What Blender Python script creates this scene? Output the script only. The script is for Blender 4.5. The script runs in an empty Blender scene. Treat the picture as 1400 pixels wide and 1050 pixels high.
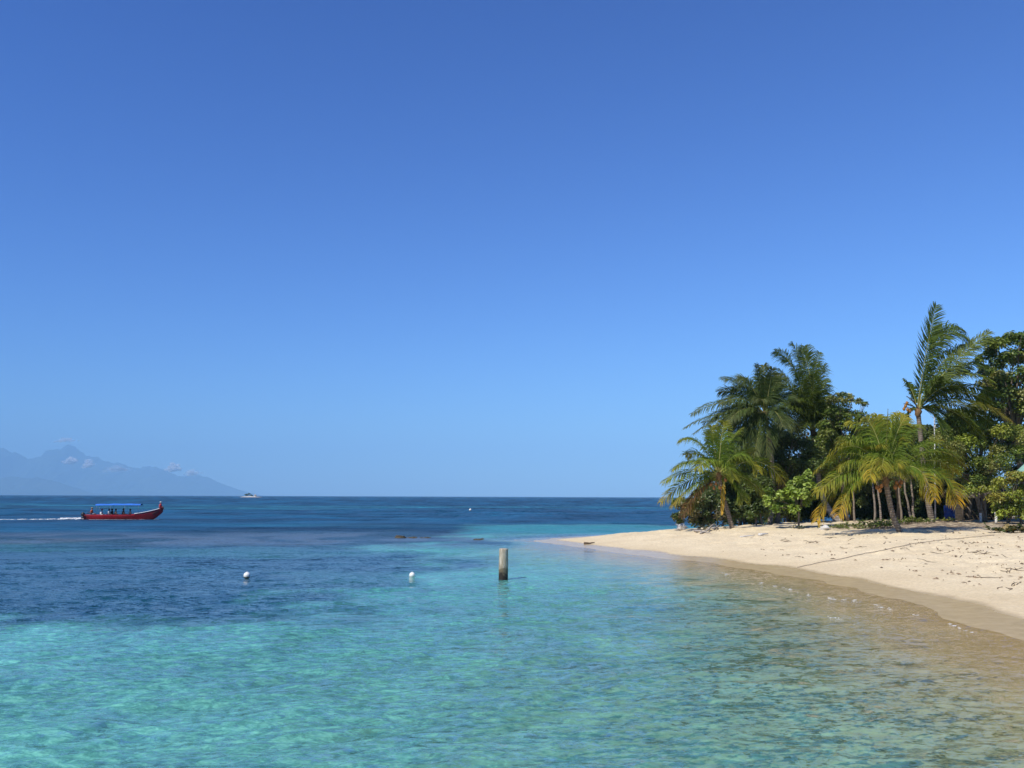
import bpy, math, random
import numpy as np
from mathutils import Vector, Matrix, Euler

R = math.radians
scene = bpy.context.scene
COL = scene.collection
rng = random.Random(7)

# ------------------------------------------------------------------ camera
CAM_H = 3.0
FPX = 1250.0
PITCH = math.atan(154.0 / FPX)
ROLL = 0.0036
cam_rot = (Euler((R(90) + PITCH, 0, 0)).to_matrix() @ Matrix.Rotation(ROLL, 3, 'Z'))
cd = bpy.data.cameras.new('camera')
cd.sensor_width = 36.0
cd.lens = 36.0 * FPX / 1400.0
cd.clip_start = 0.1
cd.clip_end = 120000.0
cam = bpy.data.objects.new('camera', cd)
cam.matrix_world = Matrix.Translation((0, 0, CAM_H)) @ cam_rot.to_4x4()
COL.objects.link(cam)
scene.camera = cam
CP = Vector((0, 0, CAM_H))


def ray(px, py):
    return (cam_rot @ Vector(((px - 700) / FPX, -(py - 525) / FPX, -1.0))).normalized()


def at_z(px, py, z=0.0):
    d = ray(px, py)
    t = (z - CAM_H) / d.z
    return CP + d * t


def at_y(px, py, Y):
    d = ray(px, py)
    return CP + d * (Y / d.y)


# ------------------------------------------------------------------ numpy noise
def _hash(ix, iy, seed):
    h = (ix.astype(np.int64) * 374761393 + iy.astype(np.int64) * 668265263 + seed * 974711) & 0xffffffff
    h = ((h ^ (h >> 13)) * 1274126177) & 0xffffffff
    h = ((h ^ (h >> 16)) * 2246822519) & 0xffffffff
    h = h ^ (h >> 15)
    return (h & 0xffffff) / float(0xffffff)


def vnoise(x, y, seed=0):
    ix = np.floor(x); iy = np.floor(y)
    fx = x - ix; fy = y - iy
    fx = fx * fx * fx * (fx * (fx * 6 - 15) + 10); fy = fy * fy * fy * (fy * (fy * 6 - 15) + 10)
    a = _hash(ix, iy, seed); b = _hash(ix + 1, iy, seed)
    c = _hash(ix, iy + 1, seed); d = _hash(ix + 1, iy + 1, seed)
    return (a * (1 - fx) + b * fx) * (1 - fy) + (c * (1 - fx) + d * fx) * fy


def fbm(x, y, octv=4, seed=0):
    s = 0; a = 0.5; t = 0
    for i in range(octv):
        ca, sa = math.cos(0.6 * i + .3), math.sin(0.6 * i + .3)
        s = s + a * vnoise((x * ca - y * sa) * 2 ** i + 17.3 * i, (x * sa + y * ca) * 2 ** i - 9.1 * i, seed + i)
        t += a; a *= 0.5
    return s / t


def sstep(a, b, x):
    t = np.clip((x - a) / (b - a), 0, 1)
    return t * t * (3 - 2 * t)


def poly_sdf(x, y, poly):
    """signed distance, positive inside"""
    x = np.asarray(x, float); y = np.asarray(y, float)
    d = np.full(x.shape, 1e18); inside = np.zeros(x.shape, bool)
    n = len(poly)
    for i in range(n):
        ax, ay = poly[i]; bx, by = poly[(i + 1) % n]
        ex, ey = bx - ax, by - ay
        t = np.clip(((x - ax) * ex + (y - ay) * ey) / (ex * ex + ey * ey), 0, 1)
        dx = x - ax - ex * t; dy = y - ay - ey * t
        d = np.minimum(d, dx * dx + dy * dy)
        cond = ((ay > y) != (by > y))
        xi = ax + (y - ay) / (by - ay + 1e-12) * ex
        inside ^= (cond & (x < xi))
    d = np.sqrt(d)
    return np.where(inside, d, -d)


# ------------------------------------------------------------------ terrain
_near = [(1400, 845), (1350, 830), (1300, 816), (1250, 806), (1200, 796), (1150, 786), (1100, 778), (1050, 772),
         (1000, 766), (950, 761), (900, 755.5), (850, 749.5), (810, 744), (780, 740), (765, 738)]
SHORE = [tuple(at_z(px, py, 0.06)[:2]) for px, py in _near]
SHORE += [(4.6, 66.5), (9.2, 72), (14.5, 79.5), (24, 92), (45, 108), (90, 125), (170, 110), (170, -60), (20, -60), (15, -10), (12.6, 6), (12.3, 15)]
SPIT_A, SPIT_B = (3.5, 64.0), (-3.5, 66.5)


def seg_dist(x, y, a, b):
    ex, ey = b[0] - a[0], b[1] - a[1]
    t = np.clip(((x - a[0]) * ex + (y - a[1]) * ey) / (ex * ex + ey * ey), 0, 1)
    return np.hypot(x - a[0] - ex * t, y - a[1] - ey * t), t


def terrain(x, y, full=False):
    x = np.asarray(x, float); y = np.asarray(y, float)
    sd = poly_sdf(x, y, SHORE)
    sd = sd + (vnoise(x * .35, y * .35, 5) - .5) * .5
    up = 0.06 + 1.35 * (1 - np.exp(-np.maximum(sd, 0) / 9.5))
    o = np.maximum(-sd, 0)
    dn = 0.06 - 0.034 * np.minimum(o, 3.9) - 0.098 * np.clip(o - 3.9, 0, 60) - 0.02 * np.clip(o - 64, 0, 150)
    z = np.where(sd > 0, up, dn)
    ds, t = seg_dist(x, y, SPIT_A, SPIT_B)
    spit = -0.03 - 0.10 * t - 0.16 * np.maximum(ds - .9, 0)
    z = np.where((sd < 0), np.maximum(z, spit), z)
    dry = sstep(1.0, 5.0, sd)
    hum = (fbm(x * .9, y * .9, 4, 11) - .5) * .20 + (fbm(x * 1.9, y * 1.5, 3, 21) - .5) * .17
    z = z + dry * hum * np.clip(1.2 - sd / 60, 0.2, 1)
    z = z + (1 - dry) * (vnoise(x * .8, y * .8, 31) - .5) * .02
    if full:
        return z, sd
    return z


def tz(x, y):
    return float(terrain(np.array([x]), np.array([y]))[0])


def ground(px, py):
    """where the line of sight through a photo point meets the terrain"""
    d = ray(px, py)
    ts = np.arange(8, 140, 0.05)
    zs = terrain(d.x * ts, d.y * ts)
    rz = CAM_H + d.z * ts
    k = int(np.argmax(rz < zs))
    if rz[k] >= zs[k]:
        k = len(ts) - 1
    t = ts[k]
    return Vector((d.x * t, d.y * t, float(zs[k])))


# ------------------------------------------------------------------ mesh builder
class MB:
    def __init__(self):
        self.v = []; self.f = []; self.c = []

    def add(self, vs, fs, col=(1, 1, 1)):
        o = len(self.v)
        self.v.extend([tuple(p) for p in vs])
        for f in fs:
            self.f.append(tuple(i + o for i in f)); self.c.append(col)

    def tube(self, pts, rad, n=6, col=(1, 1, 1), cap=True, flat=1.0):
        pts = [Vector(p) for p in pts]
        m = len(pts)
        if not hasattr(rad, '__len__'):
            rad = [rad] * m
        vs = []; prev = None
        for i, p in enumerate(pts):
            t = (pts[min(i + 1, m - 1)] - pts[max(i - 1, 0)])
            if t.length < 1e-9:
                t = Vector((0, 0, 1))
            t.normalize()
            a = prev if prev is not None else (Vector((0, 0, 1)) if abs(t.z) < .9 else Vector((1, 0, 0)))
            s = (a - t * a.dot(t)).normalized()
            prev = s
            q = t.cross(s)
            for k in range(n):
                an = 2 * math.pi * k / n
                vs.append(p + (s * math.cos(an) * flat + q * math.sin(an)) * rad[i])
        fs = []
        for i in range(m - 1):
            for k in range(n):
                k2 = (k + 1) % n
                fs.append((i * n + k, i * n + k2, (i + 1) * n + k2, (i + 1) * n + k))
        if cap:
            fs.append(tuple(range(n))[::-1]); fs.append(tuple((m - 1) * n + k for k in range(n)))
        self.add(vs, fs, col)

    def box(self, c, s, rz=0.0, col=(1, 1, 1), bev=0.0):
        cx, cy, cz = c; hx, hy, hz = s[0] / 2, s[1] / 2, s[2] / 2
        ca, sa = math.cos(rz), math.sin(rz)
        vs = []
        b = min(bev, hx * .9, hy * .9, hz * .9)
        if b <= 0:
            loops = [(hx, hy, -hz), (hx, hy, hz)]
        else:
            loops = [(hx - b, hy - b, -hz), (hx, hy, -hz + b), (hx, hy, hz - b), (hx - b, hy - b, hz)]
        for lx, ly, lz in loops:
            for sx, sy in ((-1, -1), (1, -1), (1, 1), (-1, 1)):
                X, Y = sx * lx, sy * ly
                vs.append((cx + X * ca - Y * sa, cy + X * sa + Y * ca, cz + lz))
        fs = [(3, 2, 1, 0)]
        for i in range(len(loops) - 1):
            for k in range(4):
                k2 = (k + 1) % 4
                fs.append((i * 4 + k, i * 4 + k2, (i + 1) * 4 + k2, (i + 1) * 4 + k))
        o = (len(loops) - 1) * 4
        fs.append((o, o + 1, o + 2, o + 3))
        self.add(vs, fs, col)

    def lathe(self, c, prof, n=16, col=(1, 1, 1), wob=None):
        vs = []; fs = []
        for i, (r, z) in enumerate(prof):
            for k in range(n):
                a = 2 * math.pi * k / n
                rr = r * (1 + (wob(a, z) if wob else 0))
                vs.append((c[0] + rr * math.cos(a), c[1] + rr * math.sin(a), c[2] + z))
        for i in range(len(prof) - 1):
            for k in range(n):
                k2 = (k + 1) % n
                fs.append((i * n + k, i * n + k2, (i + 1) * n + k2, (i + 1) * n + k))
        fs.append(tuple(range(n))[::-1]); fs.append(tuple((len(prof) - 1) * n + k for k in range(n)))
        self.add(vs, fs, col)

    def blob(self, c, r, seed=0, sub=8, amp=.25, col=(1, 1, 1), freq=1.6):
        n, m = sub * 2, sub
        vs = []
        rx, ry, rz = r
        rn = random.Random(seed); ph = [rn.uniform(0, 6.28) for _ in range(9)]
        for i in range(m + 1):
            th = math.pi * i / m
            for k in range(n):
                a = 2 * math.pi * k / n
                d = Vector((math.sin(th) * math.cos(a), math.sin(th) * math.sin(a), math.cos(th)))
                w = 1 + amp * (math.sin(freq * 2 * d.x + ph[0]) * math.sin(freq * 2.3 * d.y + ph[1]) +
                               .6 * math.sin(freq * 4 * d.z + ph[2] + 2 * d.x) + .4 * math.sin(freq * 6 * d.x + ph[3]) * math.sin(freq * 5 * d.y + ph[4] + 3 * d.z))
                vs.append((c[0] + d.x * rx * w, c[1] + d.y * ry * w, c[2] + d.z * rz * w))
        fs = []
        for i in range(m):
            for k in range(n):
                k2 = (k + 1) % n
                fs.append((i * n + k, (i + 1) * n + k, (i + 1) * n + k2, i * n + k2))
        self.add(vs, fs, col)

    def build(self, name, mat, parent=None, smooth=True, loc=None):
        me = bpy.data.meshes.new(name)
        off = Vector(loc) if loc is not None else Vector((0, 0, 0))
        vs = np.array(self.v, dtype=np.float64).reshape(-1, 3) - np.array(off)
        me.from_pydata(vs.tolist(), [], self.f)
        at = me.attributes.new('col', 'FLOAT_COLOR', 'FACE')
        ca = np.ones((len(self.f), 4), np.float32); ca[:, :3] = np.array(self.c, np.float32).reshape(-1, 3)
        if len(me.polygons) == len(self.f):
            at.data.foreach_set('color', ca.ravel())
        if smooth:
            me.polygons.foreach_set('use_smooth', np.ones(len(me.polygons), bool))
        me.update()
        o = bpy.data.objects.new(name, me)
        me.materials.append(mat)
        COL.objects.link(o)
        if parent is not None:
            o.parent = parent
            # mesh data were given in world space minus parent's origin
            for_parent = parent.matrix_basis.translation if parent.parent is None else Vector((0, 0, 0))
            pv = Vector(for_parent)
            if loc is None and pv.length > 0:
                me.transform(Matrix.Translation(-pv))
        elif loc is not None:
            o.location = off
        return o


def tag(o, label=None, cat=None, group=None, kind=None):
    if label: o['label'] = label
    if cat: o['category'] = cat
    if group: o['group'] = group
    if kind: o['kind'] = kind
    return o


def thing(name, label, cat, loc, group=None):
    o = bpy.data.objects.new(name, None)
    o.location = loc
    o.empty_display_size = 0.2
    COL.objects.link(o)
    return tag(o, label, cat, group)


# ------------------------------------------------------------------ materials
def newmat(name):
    m = bpy.data.materials.new(name); m.use_nodes = True
    nt = m.node_tree; nt.nodes.clear()
    out = nt.nodes.new('ShaderNodeOutputMaterial')
    return m, nt, out


def N(nt, t, **kw):
    n = nt.nodes.new(t)
    for k, v in kw.items():
        if k.startswith('i_'):
            n.inputs[k[2:].replace('_', ' ')].default_value = v
        else:
            setattr(n, k, v)
    return n


def mixc(nt, fac, a, b, mode='MIX'):
    n = nt.nodes.new('ShaderNodeMix'); n.data_type = 'RGBA'; n.blend_type = mode
    for sock, val in ((n.inputs[0], fac), (n.inputs[6], a), (n.inputs[7], b)):
        if hasattr(val, 'links'):
            nt.links.new(val, sock)
        elif hasattr(val, '__len__') and len(val) == 3:
            sock.default_value = (*val, 1)
        else:
            sock.default_value = val
    return n.outputs[2]


def math_(nt, op, a, b=None, c=None, clamp=False):
    n = nt.nodes.new('ShaderNodeMath'); n.operation = op; n.use_clamp = clamp
    for i, v in enumerate((a, b, c)):
        if v is None: continue
        if hasattr(v, 'links'): nt.links.new(v, n.inputs[i])
        else: n.inputs[i].default_value = v
    return n.outputs[0]


def ramp(nt, src, stops):
    n = nt.nodes.new('ShaderNodeValToRGB')
    el = n.color_ramp.elements
    while len(el) < len(stops): el.new(0.5)
    for e, (p, c) in zip(el, stops):
        e.position = p; e.color = (*c, 1) if len(c) == 3 else c
    nt.links.new(src, n.inputs[0])
    return n.outputs[0]


def noise(nt, vec, scale, detail=3, rough=.55, dist=0):
    n = N(nt, 'ShaderNodeTexNoise', i_Scale=scale, i_Detail=detail, i_Roughness=rough, i_Distortion=dist)
    if vec is not None: nt.links.new(vec, n.inputs['Vector'])
    return n


def coords(nt, scale=None):
    tc = nt.nodes.new('ShaderNodeTexCoord')
    if scale is None: return tc.outputs['Object']
    mp = N(nt, 'ShaderNodeMapping'); mp.inputs['Scale'].default_value = scale
    nt.links.new(tc.outputs['Object'], mp.inputs['Vector'])
    return mp.outputs['Vector']


def mat_paint(name, base, var=.12, rough=.5, scale=6, spec=.4, bump=.0, attr=False, dirt=None, metallic=0):
    m, nt, out = newmat(name)
    v = coords(nt)
    nz = noise(nt, v, scale, 5, .6)
    lo = tuple(c * (1 - var) for c in base); hi = tuple(min(1, c * (1 + var)) for c in base)
    c = ramp(nt, nz.outputs[0], [(.3, lo), (.7, hi)])
    if attr:
        a = N(nt, 'ShaderNodeAttribute', attribute_name='col')
        c = mixc(nt, 1.0, c, a.outputs['Color'], 'MULTIPLY')
    if dirt:
        nd = noise(nt, v, scale * .35, 6, .7)
        f = ramp(nt, nd.outputs[0], [(.5, (0, 0, 0)), (.72, (1, 1, 1))])
        c = mixc(nt, f, c, dirt)
    p = N(nt, 'ShaderNodeBsdfPrincipled')
    nt.links.new(c, p.inputs['Base Color'])
    p.inputs['Roughness'].default_value = rough
    p.inputs['Specular IOR Level'].default_value = spec
    p.inputs['Metallic'].default_value = metallic
    if bump:
        b = N(nt, 'ShaderNodeBump', i_Strength=bump, i_Distance=.02)
        nb = noise(nt, v, scale * 4, 6, .65)
        nt.links.new(nb.outputs[0], b.inputs['Height'])
        nt.links.new(b.outputs[0], p.inputs['Normal'])
    nt.links.new(p.outputs[0], out.inputs[0])
    return m


def mat_leaf(name, trans=.3, rough=.5, spec=.35):
    m, nt, out = newmat(name)
    a = N(nt, 'ShaderNodeAttribute', attribute_name='col')
    nz = noise(nt, coords(nt), 3.0, 3)
    vv = ramp(nt, nz.outputs[0], [(.3, (.8, .8, .8)), (.7, (1.2, 1.2, 1.15))])
    c = mixc(nt, 1.0, a.outputs['Color'], vv, 'MULTIPLY')
    p = N(nt, 'ShaderNodeBsdfPrincipled')
    p.inputs['Roughness'].default_value = rough
    p.inputs['Specular IOR Level'].default_value = spec
    nt.links.new(c, p.inputs['Base Color'])
    t = N(nt, 'ShaderNodeBsdfTranslucent')
    ct = mixc(nt, 1.0, c, (1.25, 1.3, .5), 'MULTIPLY')
    nt.links.new(ct, t.inputs['Color'])
    mx = N(nt, 'ShaderNodeMixShader', i_Fac=trans)
    nt.links.new(p.outputs[0], mx.inputs[1]); nt.links.new(t.outputs[0], mx.inputs[2])
    nt.links.new(mx.outputs[0], out.inputs[0])
    return m


M_FROND = mat_leaf('palm_leaf', .30, .6, .15)
M_LEAF = mat_leaf('broad_leaf', .25, .42, .45)


def mat_bark(name, a, b, rings=0, scale=5):
    m, nt, out = newmat(name)
    v = coords(nt)
    nz = noise(nt, v, scale, 6, .7)
    c = ramp(nt, nz.outputs[0], [(.3, a), (.68, b)])
    p = N(nt, 'ShaderNodeBsdfPrincipled', i_Roughness=.9)
    p.inputs['Specular IOR Level'].default_value = .15
    hgt = nz.outputs[0]
    if rings:
        w = N(nt, 'ShaderNodeTexWave', wave_type='BANDS', bands_direction='Z', i_Scale=rings, i_Distortion=2.5, i_Detail=3)
        nt.links.new(v, w.inputs['Vector'])
        c = mixc(nt, math_(nt, 'MULTIPLY', w.outputs[1], .45), c, tuple(x * .45 for x in a))
        hgt = math_(nt, 'ADD', nz.outputs[0], w.outputs[1])
    nt.links.new(c, p.inputs['Base Color'])
    bp = N(nt, 'ShaderNodeBump', i_Strength=.7, i_Distance=.03)
    nt.links.new(hgt, bp.inputs['Height']); nt.links.new(bp.outputs[0], p.inputs['Normal'])
    nt.links.new(p.outputs[0], out.inputs[0])
    return m


M_PALMBARK = mat_bark('palm_bark', (.13, .10, .075), (.34, .28, .22), 2.2)
M_PALMBARK_PALE = mat_bark('pale_palm_bark', (.24, .20, .16), (.50, .44, .38), 1.6)
M_BARK = mat_bark('tree_bark', (.10, .08, .06), (.26, .21, .16))
M_DRIFT = mat_bark('driftwood', (.22, .19, .16), (.50, .45, .39))
M_DRIFT_WHITE = mat_bark('bleached_driftwood', (.48, .45, .40), (.72, .69, .64))
M_TWIG = mat_bark('twig_bark', (.06, .045, .03), (.18, .13, .09))
M_COCO = mat_paint('coconut_husk', (.30, .15, .045), .3, .45, 4, attr=True)

# sand ----------------------------------------------------------------
def mat_sand():
    m, nt, out = newmat('beach_sand')
    v = coords(nt)
    wet = N(nt, 'ShaderNodeAttribute', attribute_name='wet').outputs['Fac']
    lshade = N(nt, 'ShaderNodeAttribute', attribute_name='litter_shade').outputs['Fac']
    n1 = noise(nt, v, .35, 5, .6); n2 = noise(nt, v, 9, 5, .7); n3 = noise(nt, v, 2.2, 5, .65)
    c = ramp(nt, n1.outputs[0], [(.3, SAND_LO), (.7, SAND_HI)])
    f2 = ramp(nt, n2.outputs[0], [(.35, (.80, .78, .74)), (.65, (1.08, 1.07, 1.06))])
    c = mixc(nt, 1.0, c, f2, 'MULTIPLY')
    # scattered dark specks of weed and leaf crumbs
    vo = N(nt, 'ShaderNodeTexVoronoi', i_Scale=3.2, i_Randomness=1.0); nt.links.new(v, vo.inputs['Vector'])
    sp = ramp(nt, vo.outputs['Distance'], [(.0, (1, 1, 1)), (.10, (1, 1, 1)), (.20, (0, 0, 0))])
    spn = ramp(nt, n3.outputs[0], [(.52, (0, 0, 0)), (.64, (1, 1, 1))])
    spk = math_(nt, 'MULTIPLY', sp, spn)
    spk = math_(nt, 'MULTIPLY', spk, math_(nt, 'SUBTRACT', 1.0, wet))
    c = mixc(nt, math_(nt, 'MULTIPLY', spk, .75), c, (.16, .11, .07))
    lf = math_(nt, 'MULTIPLY', lshade, ramp(nt, n3.outputs[0], [(.35, (.25, .25, .25)), (.6, (1, 1, 1))]))
    c = mixc(nt, lf, c, (.12, .08, .05))  # brown of leaf litter with tree shade painted in
    wc = ramp(nt, n3.outputs[0], [(.3, WET_LO), (.7, WET_HI)])
    c = mixc(nt, wet, c, wc)
    p = N(nt, 'ShaderNodeBsdfPrincipled')
    nt.links.new(c, p.inputs['Base Color'])
    rg = N(nt, 'ShaderNodeMapRange'); nt.links.new(wet, rg.inputs[0]); rg.inputs[3].default_value = .95; rg.inputs[4].default_value = .25
    nt.links.new(rg.outputs[0], p.inputs['Roughness'])
    p.inputs['Specular IOR Level'].default_value = .3
    b = N(nt, 'ShaderNodeBump', i_Distance=.06)
    nt.links.new(math_(nt, 'MULTIPLY_ADD', wet, -.8, .95), b.inputs['Strength'])
    hh = math_(nt, 'ADD', n3.outputs[0], math_(nt, 'MULTIPLY', n2.outputs[0], .35))
    nt.links.new(hh, b.inputs['Height']); nt.links.new(b.outputs[0], p.inputs['Normal'])
    nt.links.new(p.outputs[0], out.inputs[0])
    return m


SAND_LO, SAND_HI = (.68, .555, .355), (.78, .655, .435)
WET_LO, WET_HI = (.465, .345, .175), (.595, .455, .245)
M_SAND = mat_sand()


def nonuni(segs):
    """segs: list of (start, stop, step)"""
    a = []
    for s, e, st in segs:
        a.extend(np.arange(s, e, st).tolist())
    return np.array(a)


def grow(start, stop, first, ratio):
    v = [start]; st = first
    while abs(v[-1]) < stop:
        v.append(v[-1] + st * (1 if stop > start else -1)); st *= ratio
    return v


def grid_mesh(name, xs, ys, zf, mat, attrs=None):
    X, Y = np.meshgrid(xs, ys)
    Z, ats = zf(X, Y)
    nx, ny = len(xs), len(ys)
    co = np.stack([X, Y, Z], -1).reshape(-1, 3)
    return raw_grid(name, co, ny, nx, mat, ats)


def raw_grid(name, co, nr, nc, mat, ats, wrap=False):
    i = np.arange(nr - 1)[:, None] * nc; ncf = nc if wrap else nc - 1
    k = np.arange(ncf)[None, :]; k2 = (k + 1) % nc
    q = np.stack([i + k, i + k2, i + nc + k2, i + nc + k], -1).reshape(-1, 4)
    me = bpy.data.meshes.new(name)
    me.vertices.add(len(co)); me.vertices.foreach_set('co', co.astype(np.float32).ravel())
    me.loops.add(q.size); me.loops.foreach_set('vertex_index', q.astype(np.int32).ravel())
    me.polygons.add(len(q)); me.polygons.foreach_set('loop_start', (np.arange(len(q)) * 4).astype(np.int32))
    me.polygons.foreach_set('use_smooth', np.ones(len(q), bool))
    me.update(calc_edges=True); me.validate()
    for an, av in (ats or {}).items():
        if av.ndim == 3 or (av.ndim == 2 and av.shape[-1] == 3 and av.shape[0] == len(co)):
            av = av.reshape(-1, 3)
            c4 = np.ones((len(co), 4), np.float32); c4[:, :3] = av
            at = me.attributes.new(an, 'FLOAT_COLOR', 'POINT'); at.data.foreach_set('color', c4.ravel())
        else:
            at = me.attributes.new(an, 'FLOAT', 'POINT'); at.data.foreach_set('value', av.astype(np.float32).ravel())
    me.materials.append(mat)
    o = bpy.data.objects.new(name, me); COL.objects.link(o)
    return o


def sand_z(X, Y):
    z, sd = terrain(X, Y, True)
    edge = (vnoise(X * .5, Y * .5, 41) - .5) * .9 + (vnoise(X * 2.1, Y * 2.1, 42) - .5) * .25
    wet = 1 - sstep(-.15, .3, sd + edge * .45)
    damp = (1 - sstep(.2, 2.6, sd + edge)) * .28
    wet = np.maximum(wet, damp)
    wet = np.where(sd < -1.0, 1.0, wet)
    litter_shade = sstep(15, 21, sd + (fbm(X * .3, Y * .3, 3, 51) - .5) * 8)  # leaf litter that also paints the shade under the trees
    litter_shade = np.where((Y > 55), sstep(12.5, 18, sd + (fbm(X * .3, Y * .3, 3, 51) - .5) * 8), litter_shade)
    far = np.hypot(X, Y)
    z = np.where(far > 400, np.minimum(z, -6.0), z)
    z = np.maximum(z, -9)
    return z, {'wet': wet, 'litter_shade': litter_shade}


xs = np.array(sorted(set([round(-v, 4) for v in grow(12, 34500, 1.0, 1.35)])))
xs = np.concatenate([xs[xs < -12], nonuni([(-12, 0, .4), (0, 36, .2), (36, 60, .6)]), np.array(grow(60, 34500, 1.2, 1.35))])
ys = np.array(sorted(set([round(-v, 4) for v in grow(5, 34500, 1.0, 1.35)])))
ys = np.concatenate([ys[ys < -5], nonuni([(-5, 10, .8), (10, 75, .22), (75, 100, .6)]), np.array(grow(100, 34500, 1.5, 1.35))])
g = grid_mesh('ground', xs, ys, sand_z, M_SAND)
tag(g, kind='structure')

# ------------------------------------------------------------------ water
T_NEAR = (.135, .455, .405)
T_MID = (.130, .505, .450)
C_WEED = (.006, .046, .062)
C_DEEP = (.005, .052, .100)
C_REEF = (.052, .078, .098)
C_BAND = (.035, .235, .265)


def water_z(X, Y):
    z, sd = terrain(X, Y, True)
    depth = -z
    D = np.hypot(X, Y)
    wx = X + (fbm(X * .12, Y * .12, 4, 61) - .5) * 9
    wy = Y + (fbm(X * .12 + 40, Y * .12, 4, 62) - .5) * 9
    body = np.empty(X.shape + (3,))
    tn = sstep(12, 34, Y)[..., None]
    body[:] = np.array(T_NEAR) * (1 - tn) + np.array(T_MID) * tn
    # pale and dark mottling of the sea bed seen through the shallows, with dappled light painted in
    mot = fbm(X * .55, Y * .30, 5, 63); mot2 = fbm(X * 1.7, Y * 1.2, 4, 64)
    body *= (1 + (mot - .5)[..., None] * .35 + (mot2 - .5)[..., None] * .5)
    WEED = [(-400, 19), (-13, 22.0), (-5.8, 22.5), (-5.2, 30), (-3.8, 38), (-4.4, 44), (-6.5, 52), (-3.0, 62), (-2.6, 70), (-6, 80), (-400, 90)]
    wsd = poly_sdf(wx, wy, WEED)
    patch = fbm(X * .22, Y * .16, 4, 65)
    weed = sstep(-2.0, 2.2, wsd + (patch - .5) * 7.0 + (fbm(X * .8, Y * .5, 4, 165) - .5) * 4.0)
    weed = np.maximum(weed, .4 * sstep(.60, .70, patch) * sstep(-5, -1, wsd))
    wv = (fbm(X * .35, Y * .35, 4, 66))[..., None]
    wcol = np.array(C_WEED) * (.55 + .9 * wv)
    light = sstep(.56, .72, fbm(X * .10 + 7, Y * .16, 4, 67))[..., None] * .35
    wcol = wcol * (1 - light) + np.array(T_MID) * .40 * light
    body = body * (1 - weed[..., None]) + wcol * weed[..., None]
    reef = sstep(51, 58, wy) * (1 - .6 * sstep(74, 84, wy)) * sstep(1.0, -4.0, X)
    rm = sstep(.38, .62, fbm(X * .25, Y * .22, 5, 68))
    rc = np.array(C_REEF)[None] * (.7 + .7 * rm[..., None])
    rf = (reef * (.35 + .6 * rm))[..., None]
    body = body * (1 - rf) + rc * rf
    band = sstep(70, 77, wy) * (1 - sstep(96, 102, Y + (patch - .5) * 8)) * sstep(-6, -2, wx)
    body = body * (1 - band[..., None]) + np.array(C_BAND) * (.8 + .4 * wv) * band[..., None]
    dp = sstep(68, 82, wy)
    dp = np.where(X > -6, np.maximum(dp * sstep(-1, -6, wx), sstep(96, 103, Y + (patch - .5) * 8)), dp)
    big = fbm(X * .018, Y * .010, 4, 69)
    dcol = np.array(C_DEEP) * (.75 + .5 * big[..., None])
    st = sstep(.60, .70, fbm(X * .008 + 3, Y * .02, 3, 70)) * (1 - sstep(200, 420, Y)) * .30
    dcol = dcol * (1 - st[..., None]) + np.array(C_BAND) * st[..., None]
    chop = fbm(X * .10, Y * .12, 5, 171)[..., None]
    dcol = dcol * np.clip(1 + (chop - .5) * 2.4, .4, 1.9)  # contrast of unresolved far waves painted into the colour
    body = body * (1 - dp[..., None]) + dcol * dp[..., None]
    # waves
    spacing = np.maximum(D * D / (CAM_H * FPX) * .9, .03)
    H = np.zeros(X.shape)
    r2 = random.Random(3)
    wpx = X + (fbm(X * .5, Y * .5, 3, 71) - .5) * 1.1
    wpy = Y + (fbm(X * .5 + 9, Y * .5, 3, 72) - .5) * 1.1
    for i in range(32):
        lam = .22 * (1.10 ** i)
        th = R(-58) + r2.gauss(0, .5)
        k = 2 * math.pi / lam
        A = lam * .0062 * (1.0 if lam < .8 else (lam / .8) ** -.9)
        fade = sstep(.42, .16, spacing / lam)
        ph = r2.uniform(0, 6.28)
        gate = .35 + 1.3 * vnoise(X / lam * .13 + i * 3.7, Y / lam * .13, 80 + i)
        H += A * fade * gate * np.sin(k * (wpx * math.cos(th) + wpy * math.sin(th)) + ph)
    # little breaking swash ridge near the beach
    H *= .06 + .94 * sstep(.0, .6, depth)
    H = np.where(D > 260, 0, H)
    return H, {'depth': np.clip(depth, 0, 20), 'body': np.clip(body, 0, 1), 'rough': .06 + .36 * sstep(12, 95, D), 'far': sstep(70, 190, D), 'murk': np.maximum.reduce([1 - np.exp(-(.62 + .5 * sstep(18, 45, Y)) * np.clip(depth, 0, 30)), weed, reef, dp, .8 * band])}


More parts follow.
